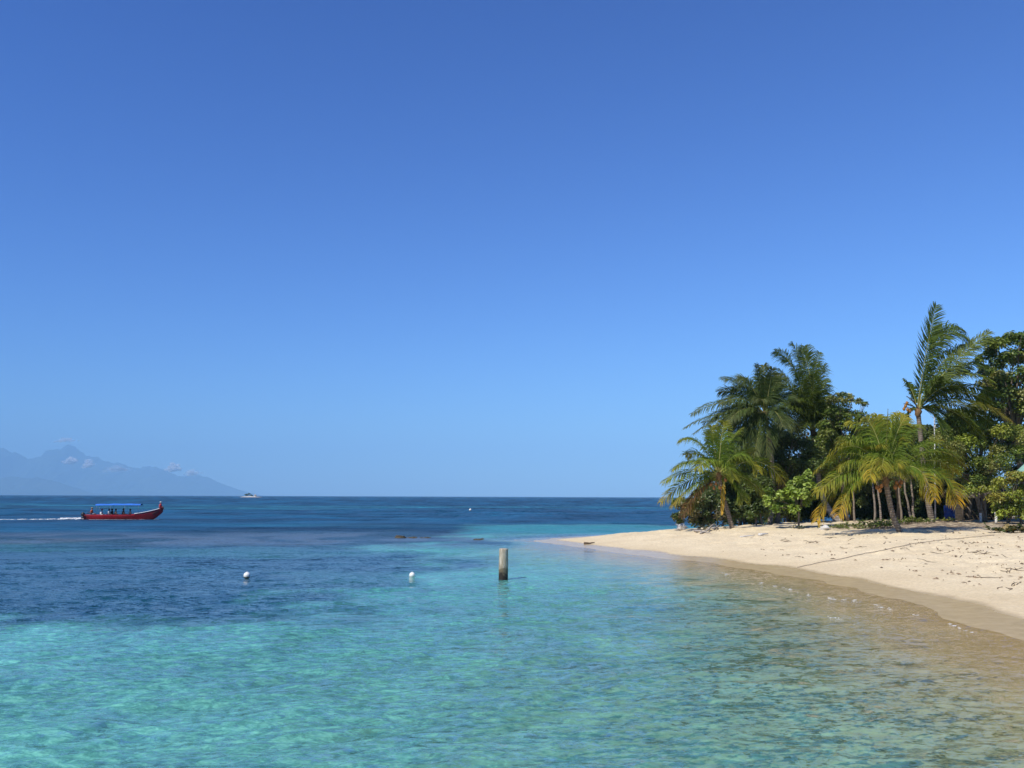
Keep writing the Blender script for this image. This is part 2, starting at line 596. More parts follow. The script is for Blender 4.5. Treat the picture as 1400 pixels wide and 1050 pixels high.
def mat_water():
    m, nt, out = newmat('sea_water')
    v = coords(nt)
    geo = N(nt, 'ShaderNodeNewGeometry')
    nL = noise(nt, coords(nt, (.8, 1.1, 1.0)), .45, 3, .9, .3); nA = noise(nt, coords(nt, (.75, 1.15, 1.0)), 5.5, 2, .85, .4); nB = noise(nt, coords(nt, (.8, 1.15, 1.0)), 24.0, 2, .9, .3)

    def vm(op, a, b):
        n = N(nt, 'ShaderNodeVectorMath', operation=op)
        for i, q in enumerate((a, b)):
            if q is None: continue
            if hasattr(q, 'links'): nt.links.new(q, n.inputs[i])
            else: n.inputs[i].default_value = q
        return n.outputs[0]
    dA = vm('MULTIPLY', vm('SUBTRACT', nA.outputs['Color'], (.5, .5, .5)), (1.4, 1.7, 0))
    dB = vm('MULTIPLY', vm('SUBTRACT', nB.outputs['Color'], (.5, .5, .5)), (.7, .7, 0))
    dL = vm('MULTIPLY', vm('SUBTRACT', nL.outputs['Color'], (.5, .5, .5)), (.75, 1.0, 0))
    dA = vm('ADD', dA, dL)
    rg_ = N(nt, 'ShaderNodeAttribute', attribute_name='rough').outputs['Fac']
    nF = noise(nt, coords(nt, (.35, 1.0, 1.0)), .16, 4, .9, .3)
    dF = N(nt, 'ShaderNodeVectorMath', operation='SCALE')
    nt.links.new(vm('MULTIPLY', vm('SUBTRACT', nF.outputs['Color'], (.5, .5, .5)), (1.2, 1.9, 0)), dF.inputs[0])
    nt.links.new(math_(nt, 'MULTIPLY', math_(nt, 'SUBTRACT', rg_, .06), 2.77), dF.inputs['Scale'])
    dA = vm('ADD', dA, dF.outputs[0])
    nS = noise(nt, coords(nt, (1.0, .10, 1.0)), .55, 3, .9, .2)
    dS = N(nt, 'ShaderNodeVectorMath', operation='SCALE')
    nt.links.new(vm('MULTIPLY', vm('SUBTRACT', nS.outputs['Color'], (.5, .5, .5)), (.8, 2.2, 0)), dS.inputs[0])
    far_ = N(nt, 'ShaderNodeAttribute', attribute_name='far').outputs['Fac']
    nt.links.new(far_, dS.inputs['Scale'])
    dA = vm('ADD', dA, dS.outputs[0])
    dep = N(nt, 'ShaderNodeAttribute', attribute_name='depth').outputs['Fac']
    calm = N(nt, 'ShaderNodeMapRange'); nt.links.new(dep, calm.inputs[0])
    calm.inputs[1].default_value = 0; calm.inputs[2].default_value = .55; calm.inputs[3].default_value = .28; calm.inputs[4].default_value = 1
    sc = N(nt, 'ShaderNodeVectorMath', operation='SCALE')
    nt.links.new(vm('ADD', dA, dB), sc.inputs[0]); nt.links.new(calm.outputs[0], sc.inputs['Scale'])
    nn = vm('NORMALIZE', vm('ADD', geo.outputs['Normal'], sc.outputs[0]), None)
    body = N(nt, 'ShaderNodeAttribute', attribute_name='body').outputs['Color']
    nC = noise(nt, coords(nt, (.75, 1.2, 1.0)), 4.6, 4, .85, .6)
    bv = ramp(nt, nC.outputs[0], [(.40, (.66, .70, .74)), (.5, (1.02, 1.02, 1.02)), (.60, (1.7, 1.46, 1.36))])  # ripple light and dark put into the body colour
    body = mixc(nt, 1.0, body, bv, 'MULTIPLY')
    bs = ramp(nt, nS.outputs[0], [(.36, (.45, .55, .62)), (.5, (1, 1, 1)), (.64, (2.0, 1.6, 1.45))])  # streaks of wave light and dark painted into the far sea
    body = mixc(nt, far_, body, mixc(nt, 1.0, body, bs, 'MULTIPLY'))
    # clear shallow water: absorption by depth
    sep = N(nt, 'ShaderNodeCombineColor')
    for ch, k in zip(('Red', 'Green', 'Blue'), (.50, .06, .10)):
        nt.links.new(math_(nt, 'EXPONENT', math_(nt, 'MULTIPLY', dep, -k)), sep.inputs[ch])
    tr = N(nt, 'ShaderNodeBsdfTransparent'); nt.links.new(sep.outputs[0], tr.inputs['Color'])
    al = N(nt, 'ShaderNodeAttribute', attribute_name='murk').outputs['Fac']
    gl = N(nt, 'ShaderNodeBsdfGlossy', i_Roughness=.09); nt.links.new(nn, gl.inputs['Normal'])
    fr = N(nt, 'ShaderNodeFresnel', i_IOR=1.333); nt.links.new(nn, fr.inputs['Normal'])
    fx = N(nt, 'ShaderNodeMixShader'); nt.links.new(fr.outputs[0], fx.inputs[0]); nt.links.new(tr.outputs[0], fx.inputs[1]); nt.links.new(gl.outputs[0], fx.inputs[2])
    # murky part: body colour under a rough sea surface (unresolved ripples are surface roughness)
    pr = N(nt, 'ShaderNodeBsdfPrincipled', i_IOR=1.333)
    nt.links.new(body, pr.inputs['Base Color']); nt.links.new(nn, pr.inputs['Normal'])
    nt.links.new(N(nt, 'ShaderNodeAttribute', attribute_name='rough').outputs['Fac'], pr.inputs['Roughness'])
    mm = N(nt, 'ShaderNodeMixShader'); nt.links.new(al, mm.inputs[0]); nt.links.new(fx.outputs[0], mm.inputs[1]); nt.links.new(pr.outputs[0], mm.inputs[2])
    nt.links.new(mm.outputs[0], out.inputs[0])
    return m


M_WATER = mat_water()
# rings round the viewpoint, finer where the sea is near, so that small waves can be real relief there
az = np.concatenate([np.linspace(-180, -40, 60)[:-1], np.linspace(-40, 40, 760), np.linspace(40, 180, 60)[1:-1]])
rr = [1.5]
while rr[-1] < 34500:
    d = rr[-1]
    rr.append(d + min(max(d * d / (CAM_H * FPX) * .95, .035), d * .2))
rr = np.array(rr)
AZ, RR = np.meshgrid(np.radians(az), rr)
WX, WY = RR * np.sin(AZ), RR * np.cos(AZ)
WZ, wat = water_z(WX, WY)
o = raw_grid('sea', np.stack([WX, WY, WZ], -1).reshape(-1, 3), len(rr), len(az), M_WATER,
             {'depth': wat['depth'].ravel(), 'body': wat['body'].reshape(-1, 3), 'rough': wat['rough'].ravel(), 'murk': wat['murk'].ravel(), 'far': wat['far'].ravel()}, wrap=True)
o.name = 'water'
tag(o, kind='structure')

# ------------------------------------------------------------------ mountains
def mat_mount(name, c1, c2):
    m, nt, out = newmat(name)
    n = noise(nt, coords(nt), .0012, 6, .6)
    c = ramp(nt, n.outputs[0], [(.35, c1), (.65, c2)])
    p = N(nt, 'ShaderNodeBsdfDiffuse'); nt.links.new(c, p.inputs['Color'])
    nt.links.new(p.outputs[0], out.inputs[0])
    return m


M_MOUNT = mat_mount('forested_mountain', (.03, .05, .025), (.06, .075, .04))


def ridge(name, prof, Y0, depth, seed, amp):
    """a long range of hills: crest heights (in photo px at Y0), flanks falling both ways with spurs"""
    px = np.array([p[0] for p in prof], float); py = np.array([p[1] for p in prof], float)
    hz = np.array([at_y(a, b, Y0).z for a, b in prof])
    wxx = np.array([at_y(a, b, Y0).x for a, b in prof])
    xs = np.linspace(wxx[0], wxx[-1], 700)
    crest = np.maximum(np.interp(xs, wxx, hz), 0)
    crest = crest * (1 + (fbm(xs / 260, xs * 0 + 3, 4, seed) - .5) * .13) + (fbm(xs / 330, xs * 0 + 8, 5, seed + 2) - .5) * 170 * np.clip(crest / 500, 0, 1)
    ts = np.linspace(-1, 1, 61)
    X = np.repeat(xs[None], len(ts), 0); T = np.repeat(ts[:, None], len(xs), 1)
    Y = Y0 + T * depth + (fbm(X / 1500, T * 0 + 1, 3, seed + 4) - .5) * depth * .5 * (1 - np.abs(T))
    fl = (1 - np.abs(T)) ** 1.15
    spur = (fbm(X / 700, Y / 2200, 6, seed + 8) - .5) * amp * 1.6 * np.abs(T) * (1 - np.abs(T)) * 4
    Z = crest[None] * np.clip(fl + spur, 0, 1.0) - 8
    ob = raw_grid(name, np.stack([X, Y, Z], -1).reshape(-1, 3), len(ts), len(xs), M_MOUNT, {})
    tag(ob, kind='structure')
    return ob


ridge('mountain_range', [(-500, 640), (-350, 622), (-200, 618), (-100, 625), (-50, 615), (0, 611), (8, 612.5), (18, 620), (25, 617.5), (35, 622), (48, 628.5), (65, 622), (80, 616),
                         (90, 612), (94, 610), (103, 615), (112, 622), (122, 625), (128, 624), (135, 629), (150, 632.5), (160, 632), (175, 638), (190, 640.5), (200, 636.5),
                         (210, 639), (222, 643), (230, 643), (250, 650), (265, 651), (270, 647), (280, 652), (300, 658.5), (318, 667), (335, 677.5)], 30000, 3500, 3, .5)
ridge('foothills', [(-500, 655), (-300, 648), (-150, 652), (-60, 648), (0, 652), (30, 653), (55, 654), (72, 657), (85, 661), (105, 667), (130, 673), (160, 677)], 23500, 1800, 13, .4)

# ------------------------------------------------------------------ haze
def make_haze():
    m, nt, out = newmat('haze_air')
    p = N(nt, 'ShaderNodeVolumePrincipled')
    p.inputs['Color'].default_value = (*HAZE_COL, 1)
    p.inputs['Density'].default_value = HAZE_D
    p.inputs['Anisotropy'].default_value = -0.3
    nt.links.new(p.outputs[0], out.inputs['Volume'])
    b = MB(); b.box((0, 0, 940), (70400, 70400, 1905))
    ob = b.build('haze', m, smooth=False)
    tag(ob, kind='stuff')
    return ob


HAZE_COL = (.385, .70, 1.0)
HAZE_D = 6.6e-5
make_haze()

# ------------------------------------------------------------------ clouds
def mat_cloud():
    m, nt, out = newmat('cloud_vapour')
    d = N(nt, 'ShaderNodeBsdfDiffuse', i_Color=(.9, .9, .9, 1))
    tl = N(nt, 'ShaderNodeBsdfTranslucent', i_Color=(.9, .9, .9, 1))
    m1 = N(nt, 'ShaderNodeMixShader', i_Fac=.4); nt.links.new(d.outputs[0], m1.inputs[1]); nt.links.new(tl.outputs[0], m1.inputs[2])
    t = N(nt, 'ShaderNodeBsdfTransparent')
    lw = N(nt, 'ShaderNodeLayerWeight', i_Blend=.5)
    a = N(nt, 'ShaderNodeAttribute', attribute_name='col')
    f = math_(nt, 'MULTIPLY', math_(nt, 'POWER', math_(nt, 'SUBTRACT', 1.0, lw.outputs['Facing']), 3.0), a.outputs['Fac'])
    mx = N(nt, 'ShaderNodeMixShader'); nt.links.new(f, mx.inputs[0]); nt.links.new(t.outputs[0], mx.inputs[1]); nt.links.new(m1.outputs[0], mx.inputs[2])
    nt.links.new(mx.outputs[0], out.inputs[0])
    return m


M_CLOUD = mat_cloud()


def cloud(px, py, w, h, Y, n, dens, label, seed, flatb=True):
    r = random.Random(seed); s = Y / FPX
    c = at_y(px, py, Y); b = MB()
    for i in range(n):
        u = r.gauss(0, .33); q = abs(r.gauss(0, .4)) * (1 - min(1, abs(u)) * .8)
        p = Vector((c.x + u * w * s * .5, c.y + r.gauss(0, .3) * w * s * .4, c.z + (q - .35) * h * s + u * h * s * .25))
        rad = r.uniform(.12, .26) * min(w, h * 1.6) * s * (1.1 - .5 * abs(u))
        b.blob(p, (rad * 1.35, rad, rad * .8), r.random() * 1e6, 7, .14, (dens,) * 3)
    o = b.build('cloud', M_CLOUD, loc=c)
    tag(o, label, 'cloud', 'small clouds along the mountains')


cloud(97, 629, 21, 10, 16000, 40, .6, 'white cloud puff hanging in front of the tallest mountain peak', 1)
cloud(121, 634, 16, 10, 16000, 30, .5, 'small white cloud puff right of the tallest peak, against the slope', 2)
cloud(239, 639, 24, 11, 16000, 40, .7, 'brightest white cloud puff sitting on the low right end of the range', 3)
cloud(262, 646, 26, 9, 16000, 30, .25, 'faint thin cloud just right of the brightest puff', 4)
cloud(89, 601.5, 34, 6, 16000, 70, .30, 'flat thin cloud floating in the sky above the tallest peak', 5)
cloud(160, 641, 50, 9, 16000, 80, .10, 'wide faint cloud veil along the middle of the ridge', 6)

# ------------------------------------------------------------------ plants: palms
def lerp(a, b, t):
    return a + (b - a) * t


def frond_mesh(p0, p1, p2, width=.75, pairs=46, roll=0.0, grav=.35, wind=(0, 0, 0), col=(.08, .13, .02), tipcol=None, seed=0, petiole=.16, lw=.045, stem=(.38, .36, .12)):
    r = random.Random(seed); mb = MB()
    p0, p1, p2 = Vector(p0), Vector(p1), Vector(p2)
    bez = lambda t: p0 * (1 - t) ** 2 + p1 * 2 * t * (1 - t) + p2 * t * t
    pts = [bez(i / 14) for i in range(15)]
    L = sum((pts[i + 1] - pts[i]).length for i in range(14))
    mb.tube(pts, [lerp(.040, .006, i / 14) for i in range(15)], 5, stem)
    wind = Vector(wind)
    for i in range(pairs):
        t = petiole + (1 - petiole) * (i + r.uniform(-.3, .3)) / (pairs - 1)
        t = min(max(t, petiole), .999)
        P = bez(t); T = (bez(min(t + .02, 1.0)) - bez(max(t - .02, 0))).normalized()
        ref = Vector((0, 0, 1))
        if abs(T.z) > .8:
            ref = lerp(Vector((0, 0, 1)), Vector((0, -1, 0)), (abs(T.z) - .8) / .2 * .9 + .1).normalized()
        Nn = (ref - T * ref.dot(T)).normalized()
        Nn = Matrix.Rotation(roll, 3, T) @ Nn
        S = T.cross(Nn).normalized()
        prof = (math.sin(math.pi * (0.10 + .86 * ((t - petiole) / (1 - petiole)))) ** .55)
        for sgn in (-1, 1):
            if r.random() < .05: continue
            ln = width * prof * r.uniform(.7, 1.15)
            fwd = .35 + .55 * t + r.uniform(-.1, .1)
            d0 = (S * sgn * .85 + T * fwd + Nn * .22 + wind * .4 + Vector((r.gauss(0, .11), r.gauss(0, .11), r.gauss(0, .11)))).normalized()
            g = grav * r.uniform(.7, 1.3)
            d1 = (d0 + Vector((0, 0, -1)) * g + wind * .7).normalized()
            d2 = (d0 + Vector((0, 0, -1)) * g * 2.6 + wind * 1.2).normalized()
            a = P; b = a + d0 * ln * .34; c = b + d1 * ln * .36; e = c + d2 * ln * .34
            wv = (d0.cross(Nn)).normalized()
            if r.random() < .5: wv = (wv + Nn * r.uniform(-.8, .8)).normalized()
            w = lw * .66 * r.uniform(.8, 1.2)
            vs = [a - wv * w * .4, a + wv * w * .4, b + wv * w, b - wv * w, c + wv * w * .75, c - wv * w * .75, e]
            k = r.uniform(.72, 1.28); h = r.uniform(-.02, .02)
            base = Vector(col) * k
            if tipcol is not None:
                base = lerp(Vector(col), Vector(tipcol), max(0, min(1, (t - .58) * 1.8 + r.uniform(-.3, .3)))) * k
            cc = tuple(base); ct = tuple(base * .9 + (Vector(tipcol) * .25 if tipcol is not None else Vector((.01, .01, 0))))
            mb.add(vs[:4], [(0, 1, 2, 3)], cc)
            mb.add([vs[3], vs[2], vs[4], vs[5]], [(0, 1, 2, 3)], cc)
            mb.add([vs[5], vs[4], vs[6]], [(0, 1, 2)], ct)
    return mb


def palm(label, base, trunk_px, Y, fronds, fill, coconuts, bark, r0, r1, col, tipcol=None, wind=(0, 0, 0), width=.8, seed=1, flare=1.5, coco_col=(1, 1, 1), lw=.036, grav=.35, fill_len=3.2, group='coconut palms at the back of the beach', pairs=96, fill_el=(-.4, 1.2), wmul=1.0):
    r = random.Random(seed)
    root = thing('coconut_palm', label, 'palm tree', base, group)
    pts = [Vector(base) - Vector((0, 0, .25))] + [Vector(base)]
    n = len(trunk_px)
    for i, (a, b) in enumerate(trunk_px):
        pts.append(at_y(a, b, lerp(base.y, Y, (i + 1) / n)))
    # resample smoothly
    P = [pts[0]]
    for i in range(len(pts) - 1):
        q0 = pts[max(i - 1, 0)]; q1 = pts[i]; q2 = pts[i + 1]; q3 = pts[min(i + 2, len(pts) - 1)]
        for k in range(1, 11):
            t = k / 10
            P.append(.5 * ((2 * q1) + (q2 - q0) * t + (2 * q0 - 5 * q1 + 4 * q2 - q3) * t * t + (3 * q1 - q0 - 3 * q2 + q3) * t ** 3))
    m = len(P)
    rad = []
    for i in range(m):
        t = i / (m - 1)
        rad.append(lerp(r0, r1, t ** .8) + r0 * (flare - 1) * math.exp(-t * 9) + (.012 if i % 2 else 0))
    b = MB(); b.tube(P, rad, 12); b.build('trunk', bark, root)
    crown = P[-1]
    # fibrous heart where the fronds meet
    hb = MB(); hb.blob(crown + Vector((0, 0, -.05)), (r1 * 1.7, r1 * 1.7, r1 * 2.6), seed, 6, .2)
    hb.build('crown_fibre', M_FIBRE, root)
    for i, fr in enumerate(fronds):
        (c_, t_, dy) = fr[:3]; kw = dict(fr[3]) if len(fr) > 3 else {}
        if 'b' in kw:
            p0 = at_y(*kw.pop('b'), Y)
        else:
            p0 = crown + Vector((r.uniform(-.06, .06), r.uniform(-.08, .08), r.uniform(-.05, .12)))
        lab = kw.pop('label', None)
        args = dict(width=width, pairs=pairs, roll=r.uniform(-.7, .7), grav=grav, wind=wind, col=col, tipcol=tipcol, seed=seed * 100 + i, lw=lw)
        args.update(kw)
        if args['width'] > .4: args['width'] *= wmul
        f = frond_mesh(p0, at_y(*c_, Y + dy * .5), at_y(*t_, Y + dy), **args).build('frond', M_FROND, root, smooth=False)
        if lab: f['label'] = lab
    for i in range(fill):
        a = r.uniform(0, 2 * math.pi); el = r.uniform(*fill_el); L = fill_len * r.uniform(.75, 1.1)
        d = Vector((math.cos(a) * math.cos(el), math.sin(a) * math.cos(el), math.sin(el)))
        p1 = crown + d * L * .6 + Vector((0, 0, L * .18)) + Vector(wind) * L * .2
        p2 = crown + d * L + Vector((0, 0, -L * r.uniform(.15, .45) * math.cos(el))) + Vector(wind) * L * .5
        frond_mesh(crown, p1, p2, width=width * wmul, pairs=pairs, roll=r.uniform(-.6, .6), grav=grav, wind=wind, col=tuple(x * .9 for x in col), tipcol=tipcol, seed=seed * 100 + 60 + i, lw=lw).build('frond', M_FROND, root, smooth=False)
    for i, (a, b_, dy) in enumerate(coconuts):
        c = at_y(a, b_, Y + dy)
        cb = MB()
        k = r.uniform(.8, 1.15)
        cb.lathe((c.x, c.y, c.z), [(.01, -.15), (.06, -.12), (.095, -.07), (.108, 0), (.095, .06), (.06, .10), (.022, .125)], 10, tuple(x * k for x in coco_col))
        cb.tube([c + Vector((0, 0, .13)), lerp(c, crown, .5) + Vector((0, 0, .15)), crown], .015, 5, (.5, .6, .3))
        cb.build('coconut', M_COCO, root)
    return root


M_FIBRE = mat_bark('palm_fibre', (.10, .06, .03), (.28, .17, .08))

G_YEL = (.120, .180, .020); T_YEL = (.27, .25, .035)
G_DRK = (.105, .142, .024)

b1 = ground(1001, 722)
palm('short yellow-green coconut palm at the left end of the palm grove', b1, [(995, 700), (987, 672), (983, 650)], b1.y - .3, [
    ((958, 590), (931, 603), .3, dict(grav=.5)), ((948, 618), (921, 642), -.6), ((946, 634), (907, 660), -.3), ((940, 648), (904, 686), .4, dict(tipcol=(.33, .24, .05))),
    ((952, 655), (919, 692), -1.0, dict(tipcol=(.34, .23, .05))), ((964, 655), (940, 696), .9, dict(tipcol=(.30, .15, .04))), ((976, 608), (973, 583), .3, dict(roll=.2)), ((984, 606), (990, 577), -.3, dict(roll=-.2)),
    ((994, 604), (1012, 588), .8), ((1012, 596), (1036, 645), -.5, dict(tipcol=(.33, .26, .03))), ((1040, 606), (1073, 662), -.3, dict(tipcol=(.34, .24, .03))), ((1005, 655), (1016, 684), -.9),
    ((950, 664), (931, 706), -.2, dict(col=(.20, .12, .05), tipcol=(.22, .13, .06), width=.6, grav=1.0, label='brown withered frond drooping at the left')), ((970, 612), (954, 642), -1.8), ((992, 618), (1004, 656), -1.8), ((960, 612), (938, 622), 1.5), ((1002, 618), (1030, 618), 1.6),
    ((989, 668), (987, 703), -.5, dict(col=(.42, .27, .03), tipcol=(.46, .26, .04), width=.30, grav=1.2, b=(990, 658), label='yellow dying frond hanging straight down beside the trunk')),
], 5, [(972, 662, -.3), (976, 667, -.4), (979, 661, -.35), (984, 666, -.4), (992, 656, -.4)], M_PALMBARK, .17, .12, G_YEL, T_YEL, seed=11, pairs=84, lw=.036, grav=.6, wmul=1.4, width=.9, coco_col=(1.1, 1.0, .9), fill_len=3.4)

b4 = ground(1230, 727)
palm('short leaning coconut palm with orange-tipped fronds nearest the water, alone on open sand', b4, [(1221, 706), (1215, 680), (1211, 656)], b4.y - .4, [
    ((1211, 600), (1214, 559), 0, dict(width=.10, grav=.02, col=(.2, .2, .04))),
    ((1206, 598), (1184, 571), .4), ((1193, 580), (1160, 577), .8), ((1220, 596), (1238, 569), .4), ((1230, 578), (1256, 582), 1.0), ((1216, 590), (1226, 566), 1.4), ((1203, 590), (1200, 568), 1.2),
    ((1178, 584), (1134, 624), -.4, dict(width=.95)), ((1168, 590), (1114, 646), .5, dict(width=.95)), ((1168, 622), (1117, 674), -.8, dict(width=.95)),
    ((1150, 622), (1117, 712), -.3, dict(width=1.0, grav=.6, tipcol=(.42, .22, .02))), ((1170, 630), (1146, 704), -1.1, dict(width=.95, grav=.6, tipcol=(.42, .22, .02))),
    ((1255, 588), (1300, 612), .4), ((1276, 590), (1318, 636), -.3), ((1256, 608), (1277, 682), -1.0, dict(width=.95, tipcol=(.42, .24, .02))), ((1292, 614), (1309, 688), -.4, dict(width=1.0, grav=.6, tipcol=(.44, .24, .02))),
    ((1275, 608), (1304, 646), .9), ((1199, 596), (1189, 654), -2.2, dict(tipcol=(.38, .27, .03))), ((1222, 604), (1234, 652), -2.2), ((1210, 606), (1206, 640), -2.6),
    ((1180, 600), (1150, 606), 1.8), ((1244, 600), (1284, 602), 1.8),
], 5, [(1199, 666, -.35), (1203, 670, -.4), (1205, 664, -.45), (1226, 660, -.35), (1230, 664, -.4), (1224, 666, -.4), (1232, 659, -.2)], M_PALMBARK, .17, .13, G_YEL, (.30, .24, .03), seed=22, pairs=84, lw=.036, wmul=1.4, grav=.65, width=.9, coco_col=(1.05, .85, .6), fill_len=3.0)

b2 = ground(1146, 713)
palm('tall dark green coconut palm with orange coconuts and a broad grey foot', b2, [(1132, 695), (1122, 670), (1116, 630), (1112, 592)], b2.y + 2.0, [
    ((1092, 488), (1060, 480), -.3, dict(roll=.6, width=1.1)), ((1106, 492), (1082, 470), .4, dict(width=1.15, roll=.3)), ((1114, 505), (1093, 475), -.5, dict(width=1.15, roll=-.3)), ((1110, 515), (1120, 482), .2, dict(width=.9, roll=.1)),
    ((1118, 520), (1126, 500), 1.2), ((1084, 530), (1066, 505), .5, dict(width=1.0)), ((1072, 528), (1030, 558), -.4, dict(width=1.1)), ((1072, 548), (1034, 582), .6, dict(width=1.1)), ((1084, 556), (1050, 598), -.8, dict(width=1.1)),
    ((1062, 588), (1014, 656), -.6, dict(b=(1106, 602), width=.75, grav=.7, col=(.09, .11, .02), tipcol=(.20, .17, .04))), ((1138, 578), (1172, 590), .3, dict(b=(1116, 592), width=.5, col=(.1, .12, .02))), ((1134, 556), (1150, 602), -.6), ((1126, 540), (1142, 560), .8),
    ((1098, 540), (1090, 510), -1.5), ((1112, 540), (1112, 512), -1.6), ((1100, 560), (1076, 616), -1.6), ((1124, 556), (1136, 615), -1.4), ((1092, 545), (1060, 560), -1.8),
    ((1098, 500), (1072, 492), .8, dict(width=1.2, roll=.4)), ((1108, 500), (1100, 474), .9, dict(width=1.2, roll=-.2)), ((1090, 520), (1064, 530), -.9, dict(width=1.2)), ((1080, 540), (1046, 546), 1.0, dict(width=1.2)),
    ((1118, 530), (1132, 522), -.6, dict(width=1.1, roll=.4)), ((1130, 550), (1152, 570), .9, dict(width=1.1)), ((1076, 560), (1040, 604), .9, dict(width=1.2)), ((1090, 566), (1064, 620), .3, dict(width=1.2)),
], 10, [(1100, 594, -.4), (1103, 598, -.45), (1099, 599, -.3), (1105, 593, -.5), (1121, 594, -.4), (1124, 598, -.35), (1104, 604, -.45)], M_PALMBARK_PALE, .30, .15, G_DRK, None, wind=(-.12, 0, 0), fill_el=(.1, 1.3), seed=33, wmul=1.25, grav=.5, width=1.15, flare=2.1, coco_col=(1.05, .85, .6), fill_len=3.8, lw=.04)

p3 = Vector((at_y(1052, 700, 72).x, 72, tz(at_y(1052, 700, 72).x, 72)))
palm('dark coconut palm behind the short left palm, with blue-green fronds reaching left over the sea', p3, [(1056, 680), (1056, 640), (1052, 600), (1046, 566)], 71, [
    ((1024, 520), (988, 517), .3, dict(grav=.55)), ((1030, 522), (1010, 517), -.6), ((1040, 528), (1034, 499), 0, dict(roll=.9)), ((1046, 526), (1044, 500), .6, dict(roll=-.8)), ((1020, 534), (984, 552), -.6, dict(width=1.0)),
    ((1000, 534), (946, 566), .2, dict(width=1.0, grav=.75)), ((990, 552), (935, 586), -.4, dict(width=.8)), ((1005, 552), (966, 600), .5, dict(width=1.0)), ((1012, 560), (984, 618), -.8, dict(width=1.0)), ((1026, 566), (1008, 628), .4, dict(width=1.0)),
    ((1040, 566), (1030, 632), -1.0, dict(width=1.0)), ((1058, 530), (1066, 512), .8), ((1066, 540), (1082, 540), 1.0), ((1020, 545), (996, 576), -1.5, dict(width=1.0)),
    ((1000, 556), (950, 592), -.9, dict(width=1.1)), ((1008, 566), (962, 614), .3, dict(width=1.1)), ((1012, 546), (962, 578), .9, dict(width=1.1)), ((1022, 575), (990, 640), -.4, dict(width=1.2)),
    ((1010, 540), (974, 576), .9, dict(width=1.1)), ((1024, 556), (1000, 600), -.3, dict(width=1.2)), ((1034, 560), (1018, 618), .9, dict(width=1.2)), ((1030, 530), (1002, 532), .8, dict(width=1.1)), ((1052, 530), (1056, 504), -.6, dict(width=1.1, roll=.2)),
    ((1050, 560), (1048, 624), -1.3, dict(width=1.2)), ((1062, 550), (1076, 590), -.6, dict(width=1.2)),
], 12, [(1040, 572, -.4), (1050, 573, -.4)], M_PALMBARK, .20, .13, (.075, .110, .026), (.12, .13, .05), wind=(-.1, 0, 0), seed=44, wmul=1.25, grav=.5, width=1.1, fill_len=3.8, lw=.04, coco_col=(.6, .6, .4))

p5 = Vector((at_y(1274, 704, 66).x, 66, tz(at_y(1274, 704, 66).x, 66)))
palm('tallest coconut palm, windswept fronds all streaming right, one standing straight up', p5, [(1268, 680), (1263, 640), (1259, 600), (1255, 562)], 65, [
    ((1263, 488), (1280, 418), 0, dict(width=1.0, roll=.1, grav=.05, pairs=110)), ((1278, 412), (1330, 472), .5, dict(width=1.1, roll=.7, pairs=110, grav=.6)), ((1274, 424), (1316, 452), 1.2, dict(width=1.1, roll=.6, grav=.6)),
    ((1290, 500), (1352, 454), -.3, dict(width=1.0, roll=.8, grav=.3, pairs=110, col=(.11, .14, .03))), ((1284, 470), (1338, 474), .6, dict(width=1.1, roll=.6, grav=.6)), ((1296, 486), (1350, 500), .3, dict(width=1.0, grav=.7)),
    ((1298, 488), (1358, 522), -.5, dict(width=1.0, grav=.7, col=(.14, .17, .022))), ((1300, 510), (1364, 540), .4, dict(width=1.0, grav=.7)), ((1300, 516), (1356, 552), -.7, dict(width=1.0, grav=.7, col=(.14, .17, .022))),
    ((1312, 522), (1382, 576), -.3, dict(width=1.1, grav=.6, col=(.15, .165, .02), tipcol=(.26, .19, .04), pairs=110)), ((1310, 532), (1370, 592), .3, dict(width=1.0, grav=.6, col=(.12, .15, .02))), ((1298, 540), (1346, 602), -.6, dict(width=1.0, grav=.6, col=(.13, .155, .02))),
    ((1288, 548), (1322, 606), .5, dict(width=.9)), ((1274, 546), (1298, 604), -.9, dict(width=.9)), ((1268, 536), (1284, 516), -1.4, dict(width=.9)), ((1282, 520), (1316, 528), -1.3, dict(width=.9)), ((1286, 500), (1326, 506), 1.5, dict(width=1.0)),
    ((1249, 530), (1236, 520), .8, dict(width=.6)), ((1246, 552), (1236, 576), .3, dict(width=.55, grav=.8)), ((1250, 548), (1240, 542), -.4, dict(width=.25, col=(.2, .15, .1))), ((1246, 552), (1236, 552), .2, dict(width=.2, col=(.18, .12, .08))),
], 0, [(1238, 555, -.2), (1241, 560, -.3), (1236, 559, -.1), (1244, 562, -.3), (1240, 551, -.2)], M_PALMBARK, .22, .15, (.090, .130, .022), None, wind=(.18, 0, .02), seed=55, wmul=1.3, grav=.5, pairs=110, width=1.0, lw=.05, coco_col=(.9, .8, .4))

# ------------------------------------------------------------------ broadleaf trees and shrubs
def leaf_quad(mb, p, d, n, ln, w, col):
    s = d.cross(n)
    if s.length < 1e-5: return
    s.normalize(); n2 = s.cross(d)
    a = p; m1 = p + d * ln * .5 + s * w * .5 + n2 * w * .12; m2 = p + d * ln * .5 - s * w * .5 + n2 * w * .12; e = p + d * ln - n2 * ln * .12
    mb.add([a, m1, e, m2], [(0, 1, 2), (0, 2, 3)], col)


